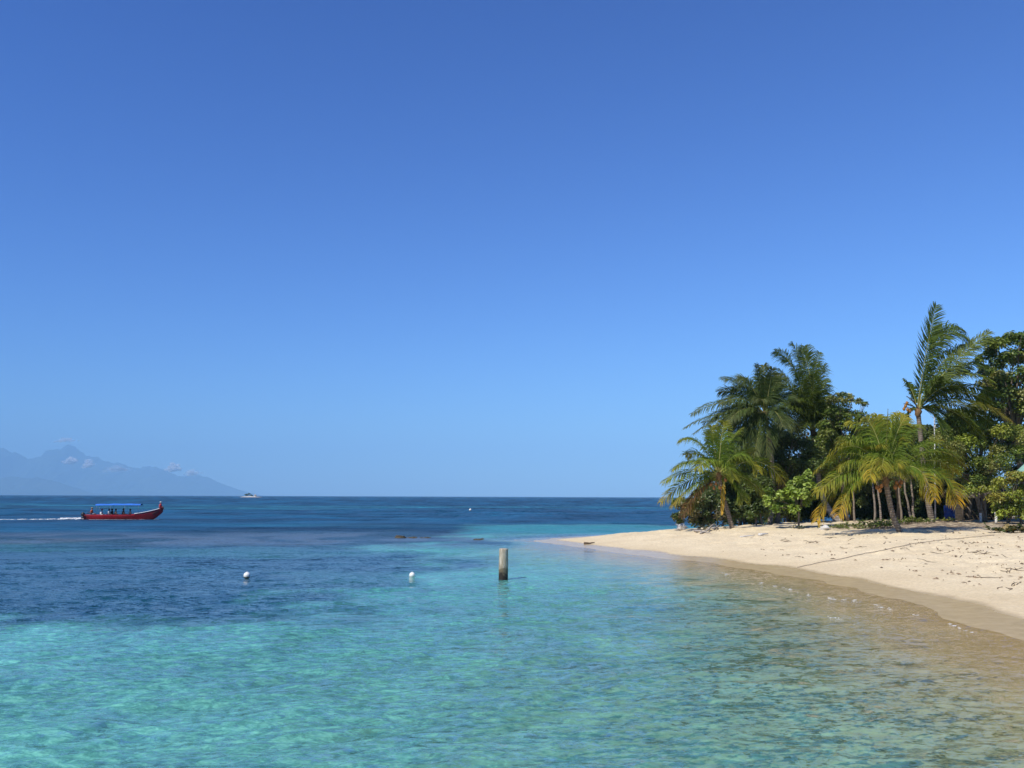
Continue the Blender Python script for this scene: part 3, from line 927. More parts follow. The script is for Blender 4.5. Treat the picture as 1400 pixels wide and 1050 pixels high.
def crown_mesh(clumps, per, leaf, cols, seed, round_=.6, up=.9, sun=None):
    r = random.Random(seed); mb = MB()
    for (c, rad) in clumps:
        tone = r.uniform(.75, 1.25); hue = r.choice(cols)
        n = max(8, int(per * 1.5 * (rad ** 1.6)))
        for i in range(n):
            d = Vector((r.gauss(0, 1), r.gauss(0, 1), r.gauss(0, 1)))
            if d.length < 1e-4: continue
            d.normalize()
            if d.z < -.3 and r.random() < .6: d.z = -d.z
            q = rad * (r.random() ** .38)
            p = c + Vector((d.x * q, d.y * q, d.z * q * .75))
            out = (d + Vector((0, 0, up)) + Vector((r.gauss(0, .45), r.gauss(0, .45), r.gauss(0, .45)))).normalized()
            ld = out.cross(Vector((r.gauss(0, 1), r.gauss(0, 1), r.gauss(0, 1))))
            if ld.length < 1e-4: continue
            ld = (ld.normalized() + d * .35).normalized()
            k = tone * r.uniform(.7, 1.3)
            hc = hue if r.random() < .8 else r.choice(cols)
            s = leaf * r.uniform(.65, 1.25)
            leaf_quad(mb, p, ld, out, s, s * round_, tuple(x * k for x in hc))
    return mb


def make_clumps(c, rad, n, seed, cr=(.28, .42), shell=.55):
    r = random.Random(seed); out = []
    m = min(rad)
    for i in range(n):
        for _ in range(30):
            d = Vector((r.uniform(-1, 1), r.uniform(-1, 1), r.uniform(-1, 1)))
            if .0 < d.length < 1: break
        q = d.length ** shell
        d = d.normalized() * q
        rr_ = m * r.uniform(*cr) * (1.15 - .4 * q)
        out.append((Vector((c[0] + d.x * rad[0], c[1] + d.y * rad[1], c[2] + d.z * rad[2])), rr_))
    return out


def tree(name, label, cat, base, clumps, per, leaf, cols, seed, trunk_r=.15, bark=None, group=None, round_=.6, limbs=14, stems=1, lean=(0, 0), up=.9):
    r = random.Random(seed + 5)
    root = thing(name, label, cat, base, group)
    bark = bark or M_BARK
    cen = sum((c for c, _ in clumps), Vector((0, 0, 0))) / len(clumps)
    lo = min(c.z for c, _ in clumps)
    forkz = lerp(base.z, cen.z, .55)
    b = MB()
    for s in range(stems):
        a = r.uniform(0, 6.28)
        p0 = Vector(base) + Vector((math.cos(a), math.sin(a), 0)) * (.18 * (stems - 1)) - Vector((0, 0, .2))
        fork = Vector((lerp(p0.x, cen.x, .5) + lean[0] + r.gauss(0, .2), lerp(p0.y, cen.y, .5) + lean[1], forkz))
        mid = lerp(p0, fork, .5) + Vector((r.gauss(0, .12), r.gauss(0, .12), 0))
        b.tube([p0, lerp(p0, mid, .5), mid, lerp(mid, fork, .6), fork], [trunk_r * 1.35, trunk_r * 1.1, trunk_r, trunk_r * .9, trunk_r * .75], 9)
        for (c, rad) in r.sample(clumps, min(limbs, len(clumps))):
            m1 = lerp(fork, c, .45) + Vector((r.gauss(0, .15), r.gauss(0, .15), r.gauss(.1, .15)))
            b.tube([fork, m1, lerp(m1, c, .6) + Vector((0, 0, r.gauss(0, .1))), c], [trunk_r * .5, trunk_r * .32, trunk_r * .2, .012], 5)
            for q in range(2):
                e = c + Vector((r.gauss(0, rad * .6), r.gauss(0, rad * .6), r.gauss(.1, rad * .5)))
                b.tube([lerp(m1, c, .6), e], [trunk_r * .12, .008], 4)
    b.build('trunk', bark, root)
    crown_mesh(clumps, per, leaf, cols, seed, round_, up).build('crown', M_LEAF, root, smooth=False)
    return root


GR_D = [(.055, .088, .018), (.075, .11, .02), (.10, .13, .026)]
GR_M = [(.13, .18, .027), (.18, .22, .036), (.09, .135, .023), (.26, .26, .07)]
GR_Y = [(.26, .31, .035), (.31, .33, .045), (.20, .25, .035), (.33, .29, .05)]
GR_B = [(.22, .30, .04), (.28, .35, .07), (.15, .23, .03)]
GR_S = [(.05, .08, .02), (.08, .11, .03), (.15, .13, .05), (.035, .06, .015)]


def gbase(px, Y):
    p = at_y(px, 700, Y)
    return Vector((p.x, Y, tz(p.x, Y)))


def pxclumps(spec, Y, seed, dy=1.5, n_each=1):
    """clump list from (px, py, radius px) with depth scattered round Y"""
    r = random.Random(seed); s = Y / FPX; out = []
    for (a, b, q) in spec:
        for k in range(n_each):
            yy = Y + r.uniform(-dy, dy)
            c = at_y(a + r.gauss(0, q * .35), b + r.gauss(0, q * .35), yy)
            out.append((c, q * s * r.uniform(.75, 1.1)))
    return out


TG = 'broadleaf trees behind the palms'
# big sea-almond at the right edge
cl = pxclumps([(1352, 470, 9), (1365, 468, 10), (1380, 466, 11), (1396, 463, 12), (1352, 482, 7), (1340, 490, 6), (1358, 495, 11), (1372, 488, 10), (1390, 492, 13), (1408, 485, 14), (1346, 508, 8), (1360, 515, 12), (1378, 515, 14), (1398, 515, 15), (1414, 510, 14),
               (1350, 530, 11), (1368, 536, 15), (1390, 540, 16), (1412, 540, 16), (1345, 548, 10), (1360, 560, 14), (1384, 565, 16), (1406, 568, 17), (1425, 490, 16), (1430, 530, 18), (1425, 560, 18), (1440, 510, 16)], 69, 101, 2.2, 3)
tree('broadleaf_tree', 'tallest broadleaf tree at the right edge, big rounded leaves against the sky', 'tree', gbase(1412, 69), cl, 330, .24, GR_M, 102, .22, group=TG, round_=.62, limbs=22)
# mixed mass right of centre
cl = pxclumps([(1290, 580, 12), (1305, 575, 13), (1322, 582, 14), (1340, 590, 15), (1360, 592, 15), (1380, 595, 15), (1398, 598, 15), (1285, 600, 13), (1302, 600, 15), (1322, 606, 16), (1344, 612, 16), (1366, 616, 16), (1388, 618, 15),
               (1300, 622, 14), (1318, 628, 15), (1338, 634, 15), (1358, 636, 15), (1376, 638, 13), (1305, 645, 12), (1322, 650, 13), (1340, 655, 13), (1356, 655, 11), (1325, 665, 10), (1340, 668, 9), (1284, 622, 12), (1280, 640, 12)], 66, 111, 2.0, 3)
tree('broadleaf_tree', 'wide fine-leaved tree whose low canopy overhangs the dark shelter', 'tree', gbase(1347, 68), cl, 520, .16, GR_M + GR_Y[:2], 112, .16, group=TG, limbs=26, stems=2)
cl = pxclumps([(1338, 562, 12), (1330, 576, 13), (1348, 548, 10), (1320, 574, 12), (1308, 570, 10), (1296, 568, 9), (1350, 580, 14), (1340, 596, 14), (1318, 596, 14), (1296, 592, 13), (1280, 590, 12), (1364, 572, 12), (1380, 585, 15), (1396, 600, 15), (1400, 624, 15), (1380, 606, 15), (1412, 590, 15), (1390, 640, 14)], 73, 197, 1.5, 3)
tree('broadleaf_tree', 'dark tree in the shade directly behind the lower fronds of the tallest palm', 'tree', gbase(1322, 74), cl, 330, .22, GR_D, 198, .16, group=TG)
# behind the middle palm
cl = pxclumps([(1140, 548, 8), (1150, 545, 8), (1162, 547, 7), (1174, 549, 5), (1182, 553, 3.5), (1150, 560, 11), (1165, 566, 10), (1178, 572, 9), (1140, 570, 12), (1155, 582, 13), (1172, 588, 12), (1135, 590, 12), (1160, 604, 14), (1140, 612, 14), (1178, 608, 12), (1130, 560, 9), (1120, 600, 12), (1118, 622, 13), (1128, 585, 11), (1126, 640, 12)], 76, 121, 2.0, 3)
tree('broadleaf_tree', 'pale-leaved tree peeping out between the two tall palms', 'tree', gbase(1158, 76), cl, 330, .22, GR_M + [(.14, .15, .05)], 122, .16, group=TG)
cl = pxclumps([(996, 612, 11), (1012, 604, 13), (1026, 598, 13), (992, 630, 13), (1010, 626, 15), (1028, 622, 15), (990, 650, 13), (1008, 650, 15), (1026, 648, 15), (994, 670, 13), (1012, 672, 14), (1030, 672, 14), (1000, 690, 11), (1018, 692, 12), (1036, 694, 12), (1044, 612, 13)], 77, 181, 1.6, 3)
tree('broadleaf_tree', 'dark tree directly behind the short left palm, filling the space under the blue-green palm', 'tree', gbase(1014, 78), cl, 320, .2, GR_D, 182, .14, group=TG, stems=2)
for (spec, bx, lab, sd_) in [([(x + 6 * ((y // 20) % 2), y, 16) for x in range(1030, 1130, 18) for y in range(612, 704, 20)], 1080, 'big leafy tree closing the background between the two left palms', 191),
                            ([(x + 6 * ((y // 20) % 2), y, 16) for x in range(1122, 1215, 18) for y in range(606, 704, 20)], 1165, 'big leafy tree closing the background left of the short leaning palm', 193),
                            ([(x + 6 * ((y // 20) % 2), y, 16) for x in range(1210, 1310, 18) for y in range(600, 704, 20)], 1258, 'big leafy tree closing the background behind the tallest palm trunk', 195)]:
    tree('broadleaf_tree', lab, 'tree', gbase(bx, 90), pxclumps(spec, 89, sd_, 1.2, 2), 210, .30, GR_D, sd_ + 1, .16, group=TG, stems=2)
# low centre-right backdrop
cl = pxclumps([(1195, 580, 10), (1210, 582, 9), (1228, 585, 10), (1244, 588, 10), (1190, 600, 14), (1210, 602, 14), (1232, 605, 14), (1252, 606, 13), (1195, 622, 14), (1215, 626, 15), (1238, 628, 15), (1258, 628, 14), (1200, 648, 14), (1222, 650, 14), (1245, 652, 14), (1268, 650, 13), (1275, 622, 13), (1280, 600, 12)], 77, 131, 2.0, 3)
tree('broadleaf_tree', 'dark green tree hidden behind the short leaning palm', 'tree', gbase(1228, 78), cl, 330, .2, GR_D + GR_M[:1], 132, .14, group=TG, stems=2)
# dark mass left of the tall middle palm
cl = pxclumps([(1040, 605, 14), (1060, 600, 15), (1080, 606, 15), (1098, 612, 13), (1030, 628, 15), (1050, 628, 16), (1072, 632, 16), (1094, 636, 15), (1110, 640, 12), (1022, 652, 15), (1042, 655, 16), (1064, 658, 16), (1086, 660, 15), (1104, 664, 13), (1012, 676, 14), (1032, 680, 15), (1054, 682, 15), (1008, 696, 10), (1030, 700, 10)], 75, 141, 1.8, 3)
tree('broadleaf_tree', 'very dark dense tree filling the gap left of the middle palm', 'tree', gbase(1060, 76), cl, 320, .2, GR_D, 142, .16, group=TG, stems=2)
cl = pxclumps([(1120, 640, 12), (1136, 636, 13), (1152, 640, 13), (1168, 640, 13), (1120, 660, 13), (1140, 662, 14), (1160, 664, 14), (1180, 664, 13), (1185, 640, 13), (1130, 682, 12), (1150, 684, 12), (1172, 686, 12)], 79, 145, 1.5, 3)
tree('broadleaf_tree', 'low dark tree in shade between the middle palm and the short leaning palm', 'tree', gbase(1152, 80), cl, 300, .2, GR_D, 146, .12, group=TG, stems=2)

# shrubs
SG = 'shrubs along the edge of the grove'
bl = gbase(960, 74)
cl = pxclumps([(922, 692, 7), (932, 690, 9), (945, 688, 10), (958, 690, 11), (972, 694, 11), (986, 696, 10), (925, 703, 7), (938, 702, 9), (952, 704, 10), (966, 706, 9), (980, 708, 8), (930, 712, 5), (944, 712, 6), (958, 714, 6), (972, 715, 5), (950, 678, 9), (968, 680, 10), (990, 684, 10), (1000, 700, 8)], 73, 151, 1.6, 2)
tree('sea_grape_shrub', 'rounded sea grape shrub at the far left end, overhanging the water', 'shrub', bl, cl, 420, .2, GR_S, 152, .07, group=SG, round_=.85, stems=3, limbs=12)
bs = ground(1092, 723)
cl = pxclumps([(1052, 672, 6), (1058, 682, 9), (1064, 692, 8), (1070, 678, 9), (1080, 668, 9), (1088, 658, 8), (1098, 656, 8), (1106, 650, 6), (1110, 662, 8), (1098, 668, 10), (1086, 678, 10), (1076, 690, 9), (1090, 688, 9), (1104, 680, 9), (1112, 672, 6), (1062, 697, 6), (1050, 690, 5), (1100, 692, 6), (1104, 646, 4)], bs.y, 161, .8, 1)
tree('sapling_tree', 'bright green broad-leaved sapling on one thin stem, in front of the dark trees', 'tree', bs, cl, 520, .24, GR_B, 162, .06, group=None, round_=.75, limbs=16)
br = ground(1392, 716)
cl = pxclumps([(1352, 672, 8), (1362, 666, 9), (1374, 662, 10), (1386, 656, 10), (1396, 652, 10), (1408, 650, 11), (1358, 684, 9), (1370, 680, 11), (1384, 676, 11), (1398, 672, 12), (1364, 694, 8), (1376, 694, 10), (1390, 692, 11), (1404, 690, 11), (1372, 702, 6), (1388, 703, 7), (1402, 704, 8), (1420, 670, 12), (1420, 690, 12)], br.y - 1.5, 171, 1.2, 2)
tree('round_shrub', 'rounded yellow-green shrub at the right edge below the pale green roof', 'shrub', Vector((at_y(1388, 706, br.y - 1.5).x, br.y - 1.5, tz(at_y(1388, 706, br.y - 1.5).x, br.y - 1.5))), cl, 520, .18, GR_Y, 172, .05, group=SG, stems=4, limbs=12)
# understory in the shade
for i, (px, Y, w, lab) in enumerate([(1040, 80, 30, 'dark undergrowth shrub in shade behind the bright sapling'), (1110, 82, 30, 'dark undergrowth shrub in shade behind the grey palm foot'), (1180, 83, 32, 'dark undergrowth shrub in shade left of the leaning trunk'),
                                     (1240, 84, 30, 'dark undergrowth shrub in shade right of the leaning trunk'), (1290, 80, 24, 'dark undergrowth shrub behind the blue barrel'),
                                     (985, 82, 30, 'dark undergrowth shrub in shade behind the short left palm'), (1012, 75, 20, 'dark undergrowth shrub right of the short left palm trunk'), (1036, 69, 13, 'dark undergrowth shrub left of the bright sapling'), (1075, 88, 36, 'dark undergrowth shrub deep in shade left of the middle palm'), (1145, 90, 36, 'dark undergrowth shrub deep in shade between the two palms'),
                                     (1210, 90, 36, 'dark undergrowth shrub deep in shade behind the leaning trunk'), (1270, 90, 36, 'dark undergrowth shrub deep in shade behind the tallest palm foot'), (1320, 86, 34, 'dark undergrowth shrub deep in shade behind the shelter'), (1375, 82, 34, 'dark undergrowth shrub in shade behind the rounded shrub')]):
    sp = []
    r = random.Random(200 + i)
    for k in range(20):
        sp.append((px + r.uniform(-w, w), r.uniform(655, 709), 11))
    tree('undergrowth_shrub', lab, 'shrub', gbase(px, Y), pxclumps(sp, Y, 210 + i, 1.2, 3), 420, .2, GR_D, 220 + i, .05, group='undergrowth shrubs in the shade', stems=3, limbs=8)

# thin trunks standing in the shade between palm and barrel
TT = [(1196, 711, 1194, 660, 66, 'thin crooked grey trunk left of the leaning palm trunk'), (1206, 708, 1201, 668, 69, 'slim pale trunk tilted left, just behind the leaning palm trunk'), (1246, 706, 1236, 660, 68, 'slim pale trunk tilted left, right of the leaning palm trunk'),
      (1248, 705, 1247, 655, 70, 'straight pale grey trunk right of the leaning palm trunk'), (1232, 706, 1229, 660, 73, 'dark brown trunk deep in the shade right of the leaning palm trunk'), (1168, 707, 1166, 660, 73, 'thin dark trunk in the shade left of the short leaning palm')]
for i, (a, b, c, d, Y, lab) in enumerate(TT):
    p0 = at_y(a, b, Y); p0.z = tz(p0.x, Y); p1 = at_y(c, d, Y + .5)
    root = thing('thin_tree', lab, 'tree', p0, 'thin tree trunks in the shade')
    r = random.Random(300 + i); mb = MB()
    pts = [p0 - Vector((0, 0, .2))] + [lerp(p0, p1, t) + Vector((r.gauss(0, .05), r.gauss(0, .05), 0)) for t in (.0, .25, .5, .75, 1)]
    mb.tube(pts, [.12, .10, .085, .075, .07, .06], 8)
    top = pts[-1]
    for k in range(4):
        e = top + Vector((r.gauss(0, .5), r.gauss(0, .5), r.uniform(.5, 1.2)))
        mb.tube([top, lerp(top, e, .5) + Vector((r.gauss(0, .08), 0, 0)), e], [.045, .03, .012], 6)
    mb.build('trunk', [M_BARK, M_PALMBARK, M_BARK, M_PALMBARK, M_BARK, M_BARK][i], root)
    cl = [(top + Vector((r.gauss(0, .6), r.gauss(0, .6), r.uniform(.5, 1.4))), r.uniform(.35, .55)) for _ in range(6)]
    crown_mesh(cl, 260, .17, GR_D, 310 + i).build('crown', M_LEAF, root, smooth=False)

# creeping plants on the sand
def creeper(px, py, w, n, label, seed, leaf=.13, h=.22, cols=GR_M, round_=.6, group='low creeping plants on the sand'):
    r = random.Random(seed)
    b0 = ground(px, py)
    root = thing('beach_plant', label, 'plant', b0, group)
    mb = MB(); st = MB()
    for i in range(n):
        x = b0.x + r.gauss(0, w * .42); y = b0.y + r.gauss(0, w * .30)
        z = tz(x, y)
        e = Vector((x + r.gauss(0, .2), y + r.gauss(0, .2), z + r.uniform(.3, 1) * h))
        st.tube([Vector((x, y, z - .03)), e], [.012, .006], 4)
        for k in range(9):
            d = Vector((r.gauss(0, 1), r.gauss(0, 1), r.uniform(-.1, .8))).normalized()
            t = r.uniform(.3, 1.0)
            n_ = (Vector((0, 0, 1)) + Vector((r.gauss(0, .4), r.gauss(0, .4), 0))).normalized()
            k_ = r.uniform(.7, 1.3); c = r.choice(cols)
            s = leaf * r.uniform(.7, 1.3)
            leaf_quad(mb, lerp(Vector((x, y, z)), e, t), d, n_, s, s * round_, tuple(v * k_ for v in c))
    st.build('stem', M_BARK, root); mb.build('leaves', M_LEAF, root, smooth=False)


creeper(1160, 722, 1.9, 70, 'low green creeper mat on the sand left of the leaning palm foot', 401)
creeper(1204, 721, 1.4, 60, 'taller dark green plants against the left of the leaning palm foot', 402, .18, .55, GR_D + GR_M[:2])
creeper(1246, 716, 1.5, 50, 'strap-leaved plants behind the leaning palm foot', 403, .2, .45, GR_M)
creeper(1298, 713, .9, 26, 'small yellowish plant on the sand below the blue barrel', 404, .14, .3, GR_Y)
creeper(1388, 728, 1.0, 34, 'sea grape seedlings with big round brownish leaves at the right edge', 405, .24, .42, [(.10, .13, .05), (.22, .16, .06), (.14, .15, .06), (.06, .09, .04)], .95)
creeper(1092, 723, .5, 10, 'tiny weeds at the foot of the bright sapling', 406, .1, .2, GR_D)
creeper(962, 724, 1.1, 26, 'dry grey-green weeds beside the driftwood branch', 407, .12, .4, [(.14, .14, .06), (.10, .11, .05)])

# ------------------------------------------------------------------ things under and near the trees
M_BARREL = mat_paint('blue_plastic', (.008, .035, .19), .2, .45, 3)
bb = gbase(1298, 70); s = 67.5 / FPX
root = thing('barrel', 'blue plastic barrel standing in the shade at the tree line', 'barrel', bb)
mb = MB(); r_ = .38
mb.lathe(bb, [(r_ * .9, 0), (r_ * .98, .03), (r_, .08), (r_, .32), (r_ * 1.04, .35), (r_ * 1.04, .39), (r_, .42), (r_, .68), (r_ * 1.04, .71), (r_ * 1.04, .75), (r_, .78), (r_ * .99, 1.02), (r_ * .92, 1.10)], 28)
mb.build('body', M_BARREL, root)
mb = MB(); mb.lathe(bb + Vector((0, 0, 1.102)), [(r_ * .93, 0), (r_ * .95, .03), (r_ * .86, .04), (r_ * .85, .02), (.05, .022)], 28); mb.build('lid', M_BARREL, root)

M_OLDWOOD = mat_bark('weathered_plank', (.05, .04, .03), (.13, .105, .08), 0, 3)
M_WHITEPOST = mat_paint('white_post_paint', (.62, .60, .55), .15, .7, 5, dirt=(.3, .26, .2))
# shelter
sh = gbase(1336, 74); sx, sy, sz = sh
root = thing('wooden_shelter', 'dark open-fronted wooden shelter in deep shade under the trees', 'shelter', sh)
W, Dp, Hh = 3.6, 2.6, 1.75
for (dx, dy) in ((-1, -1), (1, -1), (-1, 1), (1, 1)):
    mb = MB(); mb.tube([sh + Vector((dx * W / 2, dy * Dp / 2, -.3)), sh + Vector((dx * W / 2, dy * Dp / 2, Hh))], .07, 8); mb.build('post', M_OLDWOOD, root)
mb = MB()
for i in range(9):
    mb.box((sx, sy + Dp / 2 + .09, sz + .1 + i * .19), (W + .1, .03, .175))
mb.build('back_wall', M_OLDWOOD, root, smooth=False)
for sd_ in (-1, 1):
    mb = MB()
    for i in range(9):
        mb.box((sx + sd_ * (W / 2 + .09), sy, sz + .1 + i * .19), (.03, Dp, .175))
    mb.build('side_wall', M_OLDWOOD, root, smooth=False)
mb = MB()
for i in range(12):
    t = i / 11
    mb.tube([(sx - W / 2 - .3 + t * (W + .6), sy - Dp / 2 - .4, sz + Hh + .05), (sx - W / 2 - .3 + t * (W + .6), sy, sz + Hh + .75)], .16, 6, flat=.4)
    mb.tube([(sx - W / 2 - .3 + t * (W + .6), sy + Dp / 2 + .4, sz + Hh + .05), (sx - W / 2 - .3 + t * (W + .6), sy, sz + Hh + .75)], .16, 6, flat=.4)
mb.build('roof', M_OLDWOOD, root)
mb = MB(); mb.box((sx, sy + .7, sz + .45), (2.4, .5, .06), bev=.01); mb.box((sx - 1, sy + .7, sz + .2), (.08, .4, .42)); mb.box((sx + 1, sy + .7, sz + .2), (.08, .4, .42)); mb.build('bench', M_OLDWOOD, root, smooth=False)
for i, (px, h, lab) in enumerate([(1340, .62, 'short white post in the mouth of the dark shelter'), (1361, .75, 'grey-white post at the left edge of the rounded shrub')]):
    p = gbase(px, 66.5 - i * 2)
    root = thing('marker_post', lab, 'post', p, 'short pale posts')
    mb = MB(); mb.tube([p - Vector((0, 0, .3)), p + Vector((.02, 0, h * .7))], .085, 9); mb.build('shaft', M_WHITEPOST, root)
    mb = MB(); mb.tube([p + Vector((.02, 0, h * .7 + .002)), p + Vector((.03, 0, h * .97)), p + Vector((.03, 0, h))], [.09, .09, .05], 9); mb.build('cap', M_WHITEPOST, root)

# pale green roof corner at right edge
M_GREENROOF = mat_paint('pale_green_sheet', (.30, .52, .40), .08, .45, 2, dirt=(.25, .36, .28))
rb = gbase(1424, 63)
root = thing('beach_hut', 'open beach hut with a pale green sheet roof, cut off by the right edge', 'hut', rb)
c1 = at_y(1383, 650, 65); c2 = at_y(1422, 622, 66.5)
el_ = at_y(1384, 650, 60.5); rl_ = at_y(1404, 631, 63)
er_x = el_.x + 6.5; rr_x = rl_.x + 4.2; ze, zr = el_.z, rl_.z
def sheet(mb, a, b_, c_, d_, n=26):
    """corrugated sheet between eave a-b and ridge d-c"""
    for i in range(n):
        t0, t1, tm = i / n, (i + 1) / n, (i + .5) / n
        p = [lerp(a, b_, t0), lerp(a, b_, tm), lerp(a, b_, t1), lerp(d_, c_, t1), lerp(d_, c_, tm), lerp(d_, c_, t0)]
        u = Vector((0, 0, .03)); dn = Vector((0, 0, -.03))
        mb.add([p[0], p[1] + u, p[2], p[3], p[4] + u, p[5]] + [q + dn for q in p], [(0, 1, 4, 5), (1, 2, 3, 4), (11, 10, 7, 6), (10, 9, 8, 7), (6, 7, 1, 0), (7, 8, 2, 1)])
mb = MB()
V = Vector
sheet(mb, V((el_.x, 60.5, ze)), V((er_x, 60.5, ze)), V((rr_x, 63, zr)), V((rl_.x, 63, zr)))
bx_ = el_.x * 65.5 / 60.5 + .25
sheet(mb, V((bx_ - .01, 65.5, ze)), V((el_.x - .01, 60.5, ze)), V((rl_.x - .01, 62.99, zr)), V((rl_.x - .01, 63.01, zr)))
sheet(mb, V((er_x, 65.5, ze)), V((bx_, 65.5, ze)), V((rl_.x, 63.02, zr)), V((rr_x, 63.02, zr)))
mb.build('roof', M_GREENROOF, root, smooth=False)
c1 = el_; e = Vector((er_x, 0, ze))
for (fx, fy) in ((1.2, 60.9), (5.6, 60.9), (3.4, 65.1), (5.6, 65.1)):
    mb = MB(); pz = tz(el_.x + fx, fy)
    mb.tube([(el_.x + fx, fy, pz - .3), (el_.x + fx, fy, ze + .1)], .06, 8); mb.build('post', M_OLDWOOD, root)

# lamp pole above the leaning palm
pp = gbase(1278, 72)
root = thing('lamp_pole', 'thin pale pole with a small white box, showing above the leaning palm', 'pole', pp)
t0 = at_y(1277.5, 570, 72)
M_POLE = mat_paint('galvanised_pole', (.55, .56, .58), .1, .4, 5, metallic=.2)
mb = MB(); mb.tube([pp - Vector((0, 0, .3)), Vector((t0.x, 72, t0.z))], [.06, .045], 8); mb.build('shaft', M_POLE, root)
cbx = at_y(1277.5, 583, 72)
mb = MB(); mb.box((cbx.x, 71.87, cbx.z), (.16, .14, .26), bev=.02); mb.build('lamp_box', M_WHITEPOST, root, smooth=False)
mb = MB(); mb.tube([Vector((t0.x, 72, t0.z - .1)), Vector((t0.x - .35, 71.9, t0.z + .05))], .025, 6); mb.build('arm', M_POLE, root)

# driftwood
def branch_thing(name, label, cat, px, py, segs, mat, r0, seed, group=None, lift=.08):
    b0 = ground(px, py); r = random.Random(seed)
    mb = MB()
    for seg in segs:
        pts = []
        for (a, b, h) in seg:
            g_ = ground(a, b) if h < 0.35 else at_y(a, b, b0.y)
            if h < .35: g_ = g_ + Vector((0, 0, h))
            pts.append(g_)
        P = []
        for i in range(len(pts) - 1):
            for k in range(4):
                P.append(lerp(pts[i], pts[i + 1], k / 4) + Vector((r.gauss(0, .02), r.gauss(0, .02), r.gauss(0, .015))))
        P.append(pts[-1])
        n = len(P)
        mb.tube(P, [lerp(r0, r0 * .3, i / (n - 1)) * r.uniform(.85, 1.15) for i in range(n)], 7)
    return tag(mb.build(name, mat, loc=b0), label, cat, group)


branch_thing('driftwood_branch', 'forked grey driftwood branch lying left of the short left palm foot', 'driftwood', 970, 728,
             [[(958, 730, .05), (970, 726, .1), (982, 720, .3)], [(966, 728, .08), (976, 722, .25), (990, 716, .34)], [(975, 725, .1), (985, 722, .2), (994, 721, .3)], [(950, 727, .05), (962, 728.5, .1), (972, 730, .05)], [(978, 722, .2), (984, 714, .3), (990, 709, .34)]], M_DRIFT, .07, 501)
b0 = ground(932, 724.5)
mb = MB(); mb.blob(b0 + Vector((0, 0, .18)), (.32, .25, .26), 5, 9, .3)
for k in range(5):
    a = k * 1.3
    mb.tube([b0 + Vector((0, 0, .2)), b0 + Vector((math.cos(a) * .45, math.sin(a) * .3, .15 + .12 * (k % 3)))], [.09, .02], 6)
tag(mb.build('driftwood_stump', M_DRIFT_WHITE, loc=b0), 'white bleached stump on the sand at the far left shrub', 'driftwood')
branch_thing('driftwood_log', 'short white bleached log on the sand left of the sapling', 'driftwood', 1044, 732.5, [[(1038, 732.5, .06), (1050, 732, .09)]], M_DRIFT_WHITE, .09, 502)
branch_thing('driftwood_log', 'thin pale stick flat on the sand left of the white log', 'driftwood', 1020, 734, [[(1012, 735, .04), (1032, 732.5, .04)]], M_DRIFT_WHITE, .045, 503)
branch_thing('driftwood_log', 'dark little log stranded at the waterline near the sand spit', 'driftwood', 806, 743.5, [[(799, 744.2, .05), (813, 743.2, .07)]], M_TWIG, .09, 504)
b0 = ground(1128, 724.5)
mb = MB(); mb.blob(b0 + Vector((0, 0, .1)), (.24, .16, .15), 8, 8, .4); mb.tube([b0 + Vector((-.1, 0, .1)), b0 + Vector((-.4, -.05, .05))], [.05, .02], 6)
tag(mb.build('driftwood_chunk', M_DRIFT_WHITE, loc=b0), 'small white driftwood lump on the sand below the grey palm foot', 'driftwood')
r = random.Random(9)
specs = [(1330, 757), (1318, 760), (1345, 759), (1365, 761), (1376, 781), (1390, 779), (1275, 750), (1301, 746), (1240, 752), (1210, 742), (1180, 747), (1160, 738), (1265, 768), (1320, 742), (1385, 800), (1370, 804), (1255, 738), (1110, 742), (1075, 740), (1345, 790), (1290, 757), (1140, 735)]
for i, (px, py) in enumerate(specs):
    b0 = ground(px, py); mb = MB()
    for q in range(r.choice((1, 2, 3))):
        a = r.uniform(-1.2, 1.2); L = r.uniform(.2, .7)
        c = b0 + Vector((r.gauss(0, .15), r.gauss(0, .15), 0)); pts = []
        for k in range(5):
            x = c.x + math.cos(a) * L * (k / 4 - .5) + r.gauss(0, .03); y = c.y + math.sin(a) * L * 2 * (k / 4 - .5) + r.gauss(0, .03)
            pts.append(Vector((x, y, tz(x, y) + .015)))
        mb.tube(pts, [.007, .011, .010, .008, .004], 5)
    tag(mb.build('twig', M_TWIG, loc=b0), 'thin dark twig lying on the open pale sand', 'twig', 'twigs washed up on the sand')
# small dark crumbs of weed and leaf, too many to count; also painted-in footprint shadows
r = random.Random(91); mb = MB(); cnt = 0
while cnt < 150:
    px = r.uniform(960, 1410); py = r.uniform(725, 835)
    p = ground(px, py)
    _, sd_ = terrain(np.array([p.x]), np.array([p.y]), True)
    if sd_[0] < 1.5 or r.random() > min(1, .15 + (px - 960) / 450): continue
    cnt += 1
    L = r.uniform(.03, .11)
    a = r.uniform(0, 3.14)
    for q in range(r.choice((1, 1, 2, 4))):
        x = p.x + r.gauss(0, .12) * (q > 0); y = p.y + r.gauss(0, .2) * (q > 0); z = tz(x, y)
        d = Vector((math.cos(a + q), math.sin(a + q), 0)); n = Vector((-d.y, d.x, 0)); u = Vector((0, 0, 1)); c = Vector((x, y, z + .012)); w_ = L * r.uniform(.25, .5); h_ = r.uniform(.015, .05)
        k = r.uniform(.5, 1.6)
        mb.add([c - d * L, c + n * w_, c + d * L, c - n * w_, c + u * h_], [(0, 1, 4), (1, 2, 4), (2, 3, 4), (3, 0, 4)], (.20 * k, .14 * k, .09 * k))
tag(mb.build('debris_and_shadows', mat_leaf('debris_shadow_tone', .0, .9, .1), smooth=False), kind='stuff')
